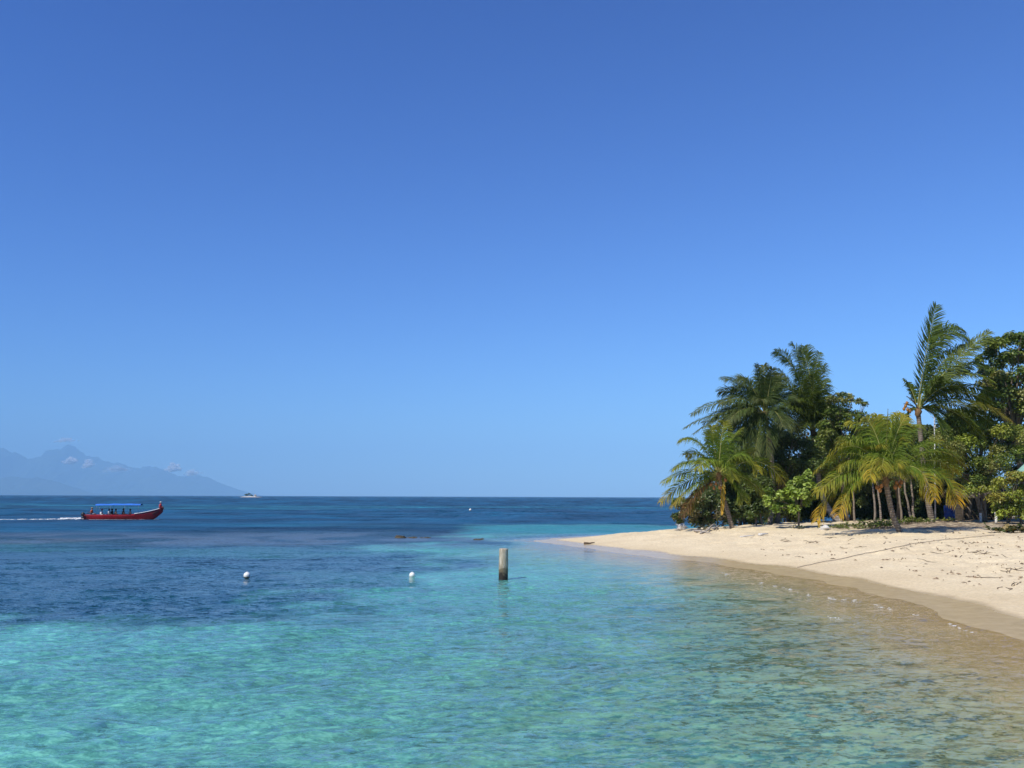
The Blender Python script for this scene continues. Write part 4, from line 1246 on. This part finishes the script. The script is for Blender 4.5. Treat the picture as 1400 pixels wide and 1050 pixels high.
# rope
pts = []
path = [(1090, 776.5), (1108, 773), (1125, 769), (1150, 765), (1175, 759), (1200, 755), (1225, 749), (1250, 744), (1290, 739), (1330, 735), (1365, 732)]
for i in range(len(path) - 1):
    for k in range(6):
        t = k / 6
        p = ground(lerp(path[i][0], path[i + 1][0], t), lerp(path[i][1], path[i + 1][1], t) + math.sin(i * 2.1 + k) * .15)
        pts.append(p + Vector((0, 0, .03)))
mb = MB(); mb.tube(pts, .013, 6)
M_ROPE = mat_paint('old_rope', (.22, .17, .13), .3, .9, 20)
tag(mb.build('rope', M_ROPE, loc=pts[0]), 'long thin rope running across the beach up to the trees', 'rope')

# ------------------------------------------------------------------ in the water
def mat_post():
    m, nt, out = newmat('weathered_pile')
    v = coords(nt)
    vz = coords(nt, (8, 8, .9))
    n1 = noise(nt, vz, 2.2, 6, .7); n2 = noise(nt, v, 5, 5, .65)
    c = ramp(nt, n1.outputs[0], [(.30, (.09, .07, .045)), (.42, (.30, .235, .155)), (.55, (.46, .39, .29)), (.72, (.66, .61, .51))])
    sp = N(nt, 'ShaderNodeSeparateXYZ'); nt.links.new(v, sp.inputs[0])
    zz = math_(nt, 'ADD', sp.outputs[2], math_(nt, 'MULTIPLY', math_(nt, 'SUBTRACT', n2.outputs[0], .5), .7))
    f1 = N(nt, 'ShaderNodeMapRange'); nt.links.new(zz, f1.inputs[0]); f1.inputs[1].default_value = .50; f1.inputs[2].default_value = .36
    c = mixc(nt, math_(nt, 'MULTIPLY', f1.outputs[0], .85), c, (.085, .065, .03))
    f2 = N(nt, 'ShaderNodeMapRange'); nt.links.new(zz, f2.inputs[0]); f2.inputs[1].default_value = .24; f2.inputs[2].default_value = .14
    c = mixc(nt, f2.outputs[0], c, (.02, .014, .010))
    p = N(nt, 'ShaderNodeBsdfPrincipled', i_Roughness=.85); nt.links.new(c, p.inputs['Base Color'])
    b = N(nt, 'ShaderNodeBump', i_Strength=.8, i_Distance=.02); nt.links.new(n1.outputs[0], b.inputs['Height']); nt.links.new(b.outputs[0], p.inputs['Normal'])
    nt.links.new(p.outputs[0], out.inputs[0])
    return m


pw = at_z(687.8, 791.5, 0.0)
pr = 6.1 / FPX * pw.y
ph = (791.5 - 751.5) / FPX * pw.y
mb = MB()
wob = lambda a, z: .035 * math.sin(3 * a + 1.2) + .02 * math.sin(7 * a + z * 2) + .012 * math.sin(13 * a + 5 * z)
prof = [(pr * 1.05, -2.2)] + [(pr * (1.03 - .04 * i / 12), -.1 + (ph + .08) * i / 12) for i in range(13)] + [(pr * .94, ph), (pr * .5, ph + .012), (.02, ph + .015)]
mb.lathe((pw.x, pw.y, 0), prof, 30, wob=wob)
pile = mb.build('wooden_pile', mat_post(), loc=(pw.x, pw.y, 0)); pile.rotation_euler = (R(.6), R(.7), 0)
tag(pile, 'weathered round wooden pile standing alone in the shallow turquoise water', 'post')

M_BUOY = mat_paint('white_buoy_plastic', (.78, .77, .72), .06, .4, 4, dirt=(.5, .47, .38))
M_BUOYBAND = mat_paint('buoy_weed_band', (.10, .10, .06), .3, .7, 8)
for (px, py, rp, lab) in [(337.5, 789.5, 4.4, 'white mooring buoy floating over the dark weed, left of the other near buoy'), (563.5, 789.0, 4.0, 'white mooring buoy floating at the edge of turquoise water, nearest the pile'), (643, 698.0, 1.6, 'tiny far white buoy on the deep blue water near the horizon')]:
    w = at_z(px, py, 0); rb_ = rp / FPX * w.y
    root = thing('mooring_buoy', lab, 'buoy', (w.x, w.y, 0), 'white mooring buoys')
    mb = MB()
    prof = []
    for i in range(13):
        th = math.pi * (i / 12) * .96 + .02
        prof.append((rb_ * math.sin(th), rb_ * .62 - rb_ * math.cos(th)))
    mb.lathe((w.x, w.y, 0), prof, 24); mb.build('float', M_BUOY, root)
    mb = MB(); mb.lathe((w.x, w.y, 0), [(rb_ * .80, -.10 * rb_), (rb_ * .9, .02 * rb_), (rb_ * .965, .14 * rb_), (rb_ * .985, .2 * rb_), (rb_ * .97, .21 * rb_)], 24); mb.build('waterline_band', M_BUOYBAND, root)
    mb = MB(); ct = Vector((w.x, w.y, rb_ * 1.60))
    mb.tube([ct + Vector((math.cos(a) * rb_ * .2, 0, math.sin(a) * rb_ * .2)) for a in [k * math.pi / 8 for k in range(17)]], rb_ * .05, 6); mb.build('eye_ring', M_POLE, root)

# reef rocks
M_ROCK = mat_bark('reef_rock', (.035, .03, .022), (.12, .10, .065), 0, 3)
for (px, py, n, sp_, lab) in [(565, 735.0, 16, 22, 'long low dark reef rock just breaking the surface, left of the sand spit'), (657, 737.2, 6, 4, 'small dark rock at the tip of the sand spit')]:
    w = at_z(px, py, 0); r = random.Random(px); mb = MB()
    for i in range(n):
        u = r.uniform(-1, 1)
        c = Vector((w.x + u * sp_ * w.y / FPX, w.y + r.gauss(0, .5), -.085 + r.uniform(-.03, .02)))
        mb.blob(c, (r.uniform(.2, .5), r.uniform(.2, .4), r.uniform(.08, .14) * (1.6 if u < -.5 and n > 10 else 1)), r.random() * 999, 7, .35)
    tag(mb.build('reef_rock', M_ROCK, loc=(w.x, w.y, 0)), lab, 'rock', 'reef rocks')

# foam
def mat_foam():
    m, nt, out = newmat('white_foam')
    n = noise(nt, coords(nt), 9, 5, .7)
    p = N(nt, 'ShaderNodeBsdfDiffuse', i_Color=(.82, .84, .85, 1)); t = N(nt, 'ShaderNodeBsdfTransparent')
    f = ramp(nt, n.outputs[0], [(.40, (0, 0, 0)), (.55, (1, 1, 1))])
    mx = N(nt, 'ShaderNodeMixShader'); nt.links.new(f, mx.inputs[0]); nt.links.new(t.outputs[0], mx.inputs[1]); nt.links.new(p.outputs[0], mx.inputs[2])
    nt.links.new(mx.outputs[0], out.inputs[0])
    return m


M_FOAM = mat_foam()
mb = MB(); r = random.Random(77)
lines = [([(985, 782), (1010, 789), (1030, 794), (1048, 799), (1065, 802), (1080, 806), (1100, 813), (1120, 816), (1150, 819.5), (1172, 821.5), (1200, 828), (1240, 838), (1290, 852), (1340, 868)], 150, .012), ([(700, 737), (730, 737.4), (760, 738)], 24, .02),
         ([(1100, 832), (1120, 838), (1140, 845), (1172, 853), (1210, 862)], 20, .010)]
gateN = random.Random(3); 
for path, n, w_ in lines:
    for i in range(n):
        t = r.random() * (len(path) - 1); k = int(t)
        g = float(fbm(np.array([t * 2.3 + n]), np.array([.5]), 3, 7)[0])
        if g < .50 or (k > 8 and g < .56) or (k < 2 and n > 1000 and g < .58): continue
        a = lerp(path[k][0], path[k + 1][0], t - k); b = lerp(path[k][1], path[k + 1][1], t - k) + r.gauss(0, .8) + math.sin(t * 5) * .8
        p = at_z(a, b, 0.02)
        mb.blob((p.x, p.y, .022), (r.uniform(.02, .075), w_ * r.uniform(.5, 1.5), .005), r.random() * 999, 4, .25)
tag(mb.build('foam', M_FOAM), kind='stuff')

# ------------------------------------------------------------------ boat
BY = at_z(170, 710.0, 0).y
def bp(px, z, dy=0):   # boat point at photo column px
    return Vector((at_y(170 + (px - 170) * .95, 700, BY).x, BY + dy, z))


M_RED = mat_paint('red_boat_paint', (.38, .014, .020), .12, .35, 1.5, dirt=(.18, .02, .02))
M_WHITE = mat_paint('white_boat_paint', (.78, .77, .74), .06, .45, 3)
M_INNER = mat_paint('boat_inside_paint', (.30, .24, .2), .2, .6, 3)
M_BLUE = mat_paint('blue_canvas', (.035, .17, .60), .12, .7, 1.2)
M_DARK = mat_paint('black_plastic', (.02, .02, .022), .2, .45, 4)
M_METAL = mat_paint('dull_steel', (.22, .22, .23), .1, .5, 6, metallic=.3)
X0 = bp(118, 0).x; X1 = bp(222.5, 0).x; LB = X1 - X0
boat = thing('passenger_boat', 'long red open motor boat with blue canopy crossing the sea at left', 'boat', (X0 + LB / 2, BY, 0))
NS = 26


def station(t):
    hb = .86 * (1 - max(0, (t - .45) / .55) ** 2.3) * (0.86 + .14 * min(1, t / .25))
    sheer = .55 + .05 * (t - .3) ** 2 + .86 * max(0, (t - .42) / .58) ** 2.1
    keel = -.28 + (1.18 * max(0, (t - .84) / .16) ** 1.25 if t > .84 else 0)
    return max(hb, .03), sheer, min(keel, sheer - .12)


mb = MB(); vs = []; K = 7
for i in range(NS):
    t = i / (NS - 1); hb, sh_, ke = station(t)
    x = X0 + t * LB
    for sgn in (-1, 1):
        for k in range(K):
            u = k / (K - 1)
            y = hb * (u ** .28); z = lerp(ke, sh_, u ** 1.25)
            vs.append((x, BY + sgn * y, z))
fs = []
for i in range(NS - 1):
    for s_ in range(2):
        for k in range(K - 1):
            a = i * 2 * K + s_ * K + k; b = a + 2 * K
            fs.append((a, b, b + 1, a + 1) if s_ == 0 else (a, a + 1, b + 1, b))
fs.append(tuple(range(K))[::-1] + tuple(range(K, 2 * K)))
mb.add(vs, fs); hull = mb.build('hull', M_RED, boat)
sol = hull.modifiers.new('thickness', 'SOLIDIFY'); sol.thickness = .05; sol.offset = -1
for sgn in (-1, 1):
    mb = MB(); pts = []
    for i in range(NS):
        t = i / (NS - 1)
        if t > .62:
            hb, sh_, _ = station(t); pts.append((X0 + t * LB, BY + sgn * hb * .99, sh_ + .045))
    mb.tube(pts, .045, 6); mb.build('bow_rail', M_WHITE, boat)
    mb = MB(); pts = []
    for i in range(NS):
        t = i / (NS - 1)
        if t <= .63:
            hb, sh_, _ = station(t); pts.append((X0 + t * LB, BY + sgn * hb * .985, sh_ + .015))
    mb.tube(pts, .028, 6); mb.build('gunwale', M_RED, boat)
    # dark patch near the bow
    mb = MB(); pts = [(X0 + t * LB, BY + sgn * (station(t)[0] * .93 + .025), lerp(station(t)[2], station(t)[1], .72)) for t in (.86, .89, .92, .95)]
    mb.tube(pts, [.05, .09, .08, .03], 6, flat=.4); mb.build('bow_mark', M_DARK, boat)
mb = MB(); vs = []
for i in range(NS - 3):
    t = i / (NS - 1); hb, sh_, ke = station(t); vs += [(X0 + t * LB, BY - hb * .82, max(.02, ke + .25)), (X0 + t * LB, BY + hb * .82, max(.02, ke + .25))]
mb.add(vs, [(2 * i, 2 * i + 2, 2 * i + 3, 2 * i + 1) for i in range(NS - 4)]); mb.build('floor', M_INNER, boat)
mb = MB(); vs = []
for i in range(8):
    t = .86 + .135 * i / 7; hb, sh_, ke = station(t); vs += [(X0 + t * LB, BY - hb * .97, sh_ - .03), (X0 + t * LB, BY + hb * .97, sh_ - .03)]
mb.add(vs, [(2 * i, 2 * i + 2, 2 * i + 3, 2 * i + 1) for i in range(7)]); mb.build('bow_deck', M_RED, boat)
BENCH = [126.5, 139.5, 149.5, 158.5, 169, 178, 188]
for px in BENCH:
    p = bp(px, .27); mb = MB(); mb.box((p.x - .05, BY, .33), (.32, 1.1, .05), bev=.01); mb.build('bench', M_INNER, boat, smooth=False)
# canopy
ca, cb_ = bp(132.5, 0).x, bp(193, 0).x
mb = MB(); vs = []
nx, ny = 22, 9
for lay in (0, 1):
    for i in range(nx):
        u = i / (nx - 1)
        for k in range(ny):
            w = k / (ny - 1) * 2 - 1
            z = 1.80 + .07 * math.sin(math.pi * min(1, u * .6 + .1)) + .08 * (1 - w * w) + .02 * math.sin(u * 19) * (1 - abs(w)) - (.09 if abs(w) > .99 else 0) - .03 * lay
            vs.append((lerp(ca, cb_, u), BY + w * .95, z))
fs = []
for lay in (0, 1):
    o_ = lay * nx * ny
    for i in range(nx - 1):
        for k in range(ny - 1):
            q = (o_ + i * ny + k, o_ + (i + 1) * ny + k, o_ + (i + 1) * ny + k + 1, o_ + i * ny + k + 1)
            fs.append(q if lay == 0 else q[::-1])
mb.add(vs, fs); mb.build('canopy', M_BLUE, boat)
for px in (134.5, 153, 172, 190.5):
    for sgn in (-1, 1):
        x = bp(px, 0).x; t = (x - X0) / LB; hb, sh_, _ = station(t)
        mb = MB(); mb.tube([(x, BY + sgn * hb * .98, sh_ - .05), (x, BY + sgn * .93, 1.72)],   .010, 6); mb.build('canopy_pole', M_METAL, boat)
# outboard
mx_ = bp(115, 0).x
mot = MB(); mot.blob((mx_, BY, .62), (.24, .18, .26), 3, 8, .06); mo = mot.build('outboard_motor', M_DARK, boat)
mb = MB(); mb.tube([(mx_ - .02, BY, .45), (mx_ - .04, BY, .05), (mx_ - .06, BY, -.45)], [.12, .08, .06], 8); mb.v = [(x - boat.location.x, y - boat.location.y, z) for x, y, z in mb.v]; mb.build('shaft', M_DARK, mo)
mb = MB(); mb.tube([(mx_ + .1, BY, .62), (mx_ + .75, BY - .05, .78)], [.035, .025], 6); mb.v = [(x - boat.location.x, y - boat.location.y, z) for x, y, z in mb.v]; mb.build('tiller', M_DARK, mo)

# wake
mb = MB(); r = random.Random(5)
sx0 = mx_ - .2
for i in range(210):
    u = r.random() ** 1.7
    x = sx0 - u * 18
    w = .25 + u * .7
    y = BY + r.gauss(0, 1) * w * .6 - u * 1.2
    if math.sin(u * 23 + 1) > .6 and u > .3: continue
    k = (1 - u * .55)
    mb.blob((x, y, .02), (r.uniform(.15, .5) * k, r.uniform(.1, .3), r.uniform(.02, .10) * (1 - u) ** 2 + .012), r.random() * 999, 4, .3)
for i in range(40):
    x = sx0 - r.random() * 2.2
    mb.blob((x, BY + r.gauss(0, .3), .08), (r.uniform(.1, .35), r.uniform(.1, .25), r.uniform(.05, .16)), r.random() * 999, 4, .3)
for i in range(40):
    t = r.uniform(.05, .95)
    mb.blob((X0 + t * LB, BY - station(t)[0] * 1.0 - .05, .0), (r.uniform(.1, .25), .04, .012), r.random() * 999, 4, .3)
wake = tag(mb.build('wake_foam', M_FOAM), kind='stuff')

# ------------------------------------------------------------------ people
SKIN = [mat_paint('skin_tan', (.36, .20, .13), .08, .55, 8), mat_paint('skin_brown', (.17, .09, .055), .08, .55, 8)]
def cloth(name, c): return mat_paint(name, c, .12, .85, 5)
CL = {'orange': cloth('orange_vest_cloth', (.55, .10, .03)), 'pink': cloth('pink_cloth', (.60, .10, .16)), 'white': cloth('white_cloth', (.72, .72, .72)), 'black': cloth('black_cloth', (.02, .02, .025)), 'tan': cloth('tan_cloth', (.42, .30, .18)),
      'red': cloth('red_cloth', (.50, .03, .05)), 'blue': cloth('navy_cloth', (.03, .05, .12)), 'grey': cloth('grey_cloth', (.25, .25, .26))}
HAIR = cloth('dark_hair', (.015, .012, .010))


def skin_mesh(name, joints, edges, mat, parent, root_i=0, sub=1):
    names = list(joints); idx = {k: i for i, k in enumerate(names)}
    me = bpy.data.meshes.new(name + '_skel')
    me.from_pydata([joints[k][0] for k in names], [(idx[a], idx[b]) for a, b in edges], [])
    ob = bpy.data.objects.new(name + '_skel', me); COL.objects.link(ob)
    md = ob.modifiers.new('skin', 'SKIN'); md.use_smooth_shade = True
    for k in names:
        sv = me.skin_vertices[0].data[idx[k]]
        rr_ = joints[k][1]; sv.radius = rr_ if hasattr(rr_, '__len__') else (rr_, rr_)
        sv.use_root = (idx[k] == root_i)
    ms = ob.modifiers.new('sub', 'SUBSURF'); ms.levels = sub; ms.render_levels = sub
    dg = bpy.context.evaluated_depsgraph_get(); dg.update()
    m2 = bpy.data.meshes.new_from_object(ob.evaluated_get(dg))
    m2.name = name
    bpy.data.objects.remove(ob); bpy.data.meshes.remove(me)
    m2.materials.clear(); m2.materials.append(mat)
    m2.polygons.foreach_set('use_smooth', np.ones(len(m2.polygons), bool))
    o = bpy.data.objects.new(name, m2); COL.objects.link(o)
    if parent: o.parent = parent
    return o


def person(loc, face, label, skin, shirt, shorts, headwear=None, arms='lap', group='people in the red boat', lean=0.0, legs='seat', hat=None, sc=1.0):
    """seated figure; origin at the seat; faces +x turned by 'face'"""
    root = thing('person', label, 'person', loc, group)
    root.rotation_euler = (0, 0, face); root.scale = (sc * 1.08,) * 3
    L = lean
    j = {'pelvis': ((0, 0, .10), (.14, .16)), 'waist': ((.02 + L * .3, 0, .28), (.11, .14)), 'chest': ((.03 + L * .7, 0, .44), (.12, .17)), 'neck0': ((.02 + L, 0, .57), (.06, .07)),
         'neck': ((.03 + L, 0, .63), (.05, .05)), 'jaw': ((.06 + L * 1.05, 0, .68), (.065, .06)), 'head': ((.05 + L * 1.1, 0, .76), (.095, .078)), 'top': ((.04 + L * 1.1, 0, .83), (.06, .055)), 'nose': ((.155 + L * 1.1, 0, .735), (.012, .012))}
    e = [('pelvis', 'waist'), ('waist', 'chest'), ('chest', 'neck0'), ('neck0', 'neck'), ('neck', 'jaw'), ('jaw', 'head'), ('head', 'top'), ('head', 'nose')]
    for s_, sd_ in (('l', 1), ('r', -1)):
        j['sh' + s_] = ((.02 + L * .9, sd_ * .19, .52), (.055, .055))
        if arms == 'lap':
            j['el' + s_] = ((.10 + L * .5, sd_ * .25, .27), (.042, .042)); j['wr' + s_] = ((.32, sd_ * .15, .20), (.03, .03)); hd = Vector((1, -.2 * sd_, -.1))
        elif arms == 'tiller' and sd_ == 1:
            j['el' + s_] = ((-.15, sd_ * .26, .30), (.042, .042)); j['wr' + s_] = ((-.36, sd_ * .18, .30), (.03, .03)); hd = Vector((-1, -.1, 0))
        else:
            j['el' + s_] = ((-.10, sd_ * .27, .28), (.042, .042)); j['wr' + s_] = ((.02, sd_ * .30, .06), (.03, .03)); hd = Vector((.5, 0, -.8))
        w = Vector(j['wr' + s_][0]); hd.normalize()
        side = hd.cross(Vector((0, 0, 1))).normalized()
        j['pa' + s_] = (tuple(w + hd * .07), (.034, .022))
        e += [('neck0', 'sh' + s_), ('sh' + s_, 'el' + s_), ('el' + s_, 'wr' + s_), ('wr' + s_, 'pa' + s_)]
        if legs == 'seat':
            kn, an, to = (.46, sd_ * .12, .12), (.44, sd_ * .11, -.30), (.60, sd_ * .12, -.34)
        else:
            kn, an, to = (.30, sd_ * .20, .30), (.38, sd_ * .16, -.02), (.54, sd_ * .17, -.05)
        j['hp' + s_] = ((.04, sd_ * .10, .10), (.10, .10)); j['kn' + s_] = (kn, (.062, .062)); j['an' + s_] = (an, (.04, .04)); j['to' + s_] = (to, (.035, .03))
        e += [('pelvis', 'hp' + s_), ('hp' + s_, 'kn' + s_), ('kn' + s_, 'an' + s_), ('an' + s_, 'to' + s_)]
    body = skin_mesh('body', j, e, skin, root)
    # fingers, joined into the body mesh
    mb = MB()
    for s_, sd_ in (('l', 1), ('r', -1)):
        w = Vector(j['wr' + s_][0]); pa = Vector(j['pa' + s_][0]); hd = (pa - w).normalized(); side = hd.cross(Vector((0, 0, 1))).normalized()
        for q, (o_, ln) in enumerate(((-.027, .06), (-.009, .075), (.009, .07), (.026, .055))):
            b0_ = pa + side * o_
            mb.tube([b0_, b0_ + hd * ln * .5, b0_ + hd * ln * .85 + Vector((0, 0, -.02)), b0_ + hd * ln + Vector((0, 0, -.045))], [.010, .0095, .009, .006], 6)
        b0_ = w + hd * .03 + side * -.03
        mb.tube([b0_, b0_ + side * -.03 + hd * .03, b0_ + side * -.035 + hd * .06], [.012, .010, .007], 6)
    for sd_ in (1, -1):     # ears
        mb.blob((.04 + L * 1.1, sd_ * .083, .745), (.02, .012, .03), 1, 5, .05)
    import bmesh
    bm = bmesh.new(); bm.from_mesh(body.data)
    vv = [bm.verts.new(p) for p in mb.v]
    for f in mb.f:
        bm.faces.new([vv[i] for i in f])
    bm.to_mesh(body.data); bm.free()
    # clothes: shells a little larger than the body
    js = {k: j[k] for k in ('pelvis', 'waist', 'chest', 'neck0', 'shl', 'shr')}
    js = {k: (p, tuple(x + .022 for x in rr_)) for k, (p, rr_) in js.items()}
    js['neck0'] = (tuple(Vector(j['neck0'][0]) + Vector((0, 0, -.02))), (.075, .085))
    for s_ in 'lr':
        js['ha' + s_] = (tuple(lerp(Vector(j['sh' + s_][0]), Vector(j['el' + s_][0]), .6)), (.062, .062))
    skin_mesh('shirt', js, [('pelvis', 'waist'), ('waist', 'chest'), ('chest', 'neck0'), ('neck0', 'shl'), ('neck0', 'shr'), ('shl', 'hal'), ('shr', 'har')], shirt, root)
    jp = {'pelvis': ((0, 0, .09), (.165, .185))}
    for s_ in 'lr':
        jp['hp' + s_] = (j['hp' + s_][0], (.118, .118)); jp['kk' + s_] = (tuple(lerp(Vector(j['hp' + s_][0]), Vector(j['kn' + s_][0]), .85)), (.085, .085))
    skin_mesh('shorts', jp, [('pelvis', 'hpl'), ('pelvis', 'hpr'), ('hpl', 'kkl'), ('hpr', 'kkr')], shorts, root)
    hc = Vector((.035 + L * 1.1, 0, .775))
    mb = MB(); prof = []
    for i in range(8):
        th = math.pi * .5 * i / 7
        prof.append((.103 * math.cos(th) + .001, .098 * math.sin(th)))
    mb.lathe(hc + Vector((-.012, 0, -.01)), prof, 16)
    if headwear is None:
        mb.blob(hc + Vector((-.05, 0, -.04)), (.065, .085, .09), 3, 7, .06)
        h = mb.build('hair', HAIR); h.parent = root
    else:
        h = mb.build('cap', headwear); h.parent = root
        m3 = MB(); m3.blob(hc + Vector((.10, 0, .0)), (.075, .075, .012), 2, 6, .02); bk = m3.build('brim', headwear); bk.parent = h
        m4 = MB(); m4.blob(hc + Vector((-.045, 0, -.05)), (.06, .08, .06), 3, 7, .06); hh = m4.build('hair', HAIR); hh.parent = root
    # eyes and mouth
    m5 = MB()
    for sd_ in (1, -1):
        m5.blob((.137 + L * 1.1, sd_ * .032, .758), (.008, .011, .008), 1, 5, 0)
    ey = m5.build('eyes', HAIR); ey.parent = root
    m6 = MB(); m6.blob((.128 + L * 1.08, 0, .69), (.008, .022, .006), 1, 5, 0); mo_ = m6.build('mouth', CL['pink']); mo_.parent = root
    return root


def seat(px, z, dy): p = bp(px, z, dy); return p


person(seat(126.5, .55, -.15), 0, 'boat driver in an orange top and pale cap, seated at the stern by the motor', SKIN[1], CL['orange'], CL['grey'], CL['tan'], arms='tiller', sc=1.0)
person(seat(139.5, .40, -.3), .1, 'first passenger under the canopy in a pink cap and white shirt, beside the driver', SKIN[0], CL['white'], CL['white'], CL['pink'], lean=.05)
person(seat(149.5, .40, -.35), -.1, 'dark-haired passenger in a white shirt, second under the canopy', SKIN[0], CL['white'], CL['blue'], lean=.04)
person(seat(152.5, .40, .3), .2, 'dark-haired passenger in black on the far side, behind the white shirt', SKIN[1], CL['black'], CL['grey'])
person(seat(158.5, .40, -.3), .15, 'dark-haired passenger in a tan shirt in the middle of the boat', SKIN[0], CL['tan'], CL['black'], lean=.03)
person(seat(169, .40, -.3), -.05, 'passenger all in black sitting tall under the middle of the canopy', SKIN[1], CL['black'], CL['black'], sc=1.06)
person(seat(178, .40, -.25), .1, 'foremost canopy passenger in a grey shirt with dark hair', SKIN[1], CL['grey'], CL['tan'])
pb = bp(218.3, 0); tb = (pb.x - X0) / LB
person(Vector((pb.x, BY, station(tb)[1] - .02)), .2, 'lookout in a red shirt and white cap perched on the raised bow', SKIN[1], CL['red'], CL['red'], CL['white'], arms='side', legs='tuck', sc=1.0)

# the boat heads away at an angle, so that it shows its whole side
BROT = R(13); bc = boat.location.copy()
BM = Matrix.Translation(bc) @ Matrix.Rotation(BROT, 4, 'Z') @ Matrix.Translation(-bc)
for ob in list(COL.objects):
    if ob.parent is None and (ob == boat or ob.name.startswith('person')):
        ob.location = BM @ ob.location
        ob.rotation_euler.z += BROT
wake.data.transform(BM)

# ------------------------------------------------------------------ islet on the horizon
IY = 1900.0
ic = at_y(344, 678.2, IY); ic.z = 0
mb = MB()
s_ = IY / FPX
nx, ny = 40, 12; vs = []
for i in range(nx):
    for k in range(ny):
        u = i / (nx - 1) * 2 - 1; w = k / (ny - 1) * 2 - 1
        z = 2.4 * max(0, 1 - u * u) ** .7 * max(0, 1 - w * w) ** .7 * (1 - .45 * sstep(-.2, .6, np.array(u))) - .4
        vs.append((ic.x + u * 16 * s_, IY + w * 14, float(z)))
mb.add(vs, [(i * ny + k, (i + 1) * ny + k, (i + 1) * ny + k + 1, i * ny + k + 1) for i in range(nx - 1) for k in range(ny - 1)])
M_ISLE = mat_paint('islet_sand', (.58, .52, .42), .1, .9, .1)
o = mb.build('islet', M_ISLE, loc=ic); tag(o, kind='structure')
for i, (px, h, w, lab) in enumerate([(337.5, 5.5, 2.6, 'leftmost and widest dark tree on the far islet'), (340.5, 7.0, 2.0, 'tallest tree on the far islet'), (344, 4.5, 1.8, 'low bushy tree right of the tallest one on the far islet')]):
    b0 = at_y(px, 677, IY); b0.z = 1.0
    r = random.Random(600 + i)
    cl = [(b0 + Vector((r.gauss(0, w * .8), r.gauss(0, w * .5), h * r.uniform(.45, 1.0))), w * r.uniform(.4, .6)) for _ in range(14)]
    tree('islet_tree', lab, 'tree', b0, cl, 40, .7, GR_D, 610 + i, .25, group='trees on the far islet', limbs=6)
b0 = at_y(349, 677, IY); b0.z = 1.2
root = thing('islet_hut', 'small pale hut on the far islet, right of its trees', 'hut', b0)
mb = MB(); mb.box(b0 + Vector((0, 0, 1.3)), (4, 3.5, 2.6)); mb.build('wall', M_WHITEPOST, root, smooth=False)
mb = MB(); mb.lathe(b0 + Vector((0, 0, 2.62)), [(3.6, 0), (3.4, .25), (.3, 2.0), (.05, 2.1)], 8); mb.build('roof', M_DRIFT, root, smooth=False)

# ------------------------------------------------------------------ light
SUN_EL = R(47); SUN_AZ = R(225)      # azimuth clockwise from +Y: behind the viewer, to the left
sdir = Vector((math.sin(SUN_AZ) * math.cos(SUN_EL), math.cos(SUN_AZ) * math.cos(SUN_EL), math.sin(SUN_EL)))
ld = bpy.data.lights.new('sun', 'SUN'); ld.energy = 4.8; ld.angle = R(.53); ld.color = (1.0, .94, .83)
lo = bpy.data.objects.new('sun', ld); lo.rotation_euler = sdir.to_track_quat('Z', 'Y').to_euler(); lo.location = (0, 0, 50); COL.objects.link(lo)

SKY_G = (1.45, 1.48, 1.22)
SKY_T = (.246, .338, .800)
w = bpy.data.worlds.new('World'); scene.world = w; w.use_nodes = True
nt = w.node_tree; nt.nodes.clear()
sky = nt.nodes.new('ShaderNodeTexSky'); sky.sky_type = 'NISHITA'; sky.sun_disc = False
sky.sun_elevation = SUN_EL; sky.sun_rotation = SUN_AZ
sky.altitude = 0; sky.air_density = 1.0; sky.dust_density = .3; sky.ozone_density = 4.0
bg = nt.nodes.new('ShaderNodeBackground'); bg.inputs['Strength'].default_value = .11
ow = nt.nodes.new('ShaderNodeOutputWorld')
sp_ = N(nt, 'ShaderNodeSeparateColor'); nt.links.new(sky.outputs[0], sp_.inputs[0])
gm = N(nt, 'ShaderNodeCombineColor')
for ch, g_ in zip(('Red', 'Green', 'Blue'), SKY_G):
    nt.links.new(math_(nt, 'POWER', sp_.outputs[ch], g_), gm.inputs[ch])
tint = mixc(nt, 1.0, gm.outputs[0], SKY_T, 'MULTIPLY')
nt.links.new(tint, bg.inputs[0]); nt.links.new(bg.outputs[0], ow.inputs[0])

vs_ = scene.view_settings
scene.display_settings.display_device = 'sRGB'
vs_.view_transform = 'Standard'; vs_.look = 'None'; vs_.exposure = 0.25; vs_.gamma = 1.0; vs_.use_curve_mapping = False
scene.render.engine = 'CYCLES'
cy = scene.cycles
cy.max_bounces = 8; cy.transparent_max_bounces = 24; cy.diffuse_bounces = 3; cy.glossy_bounces = 3; cy.volume_bounces = 1
cy.use_denoising = True
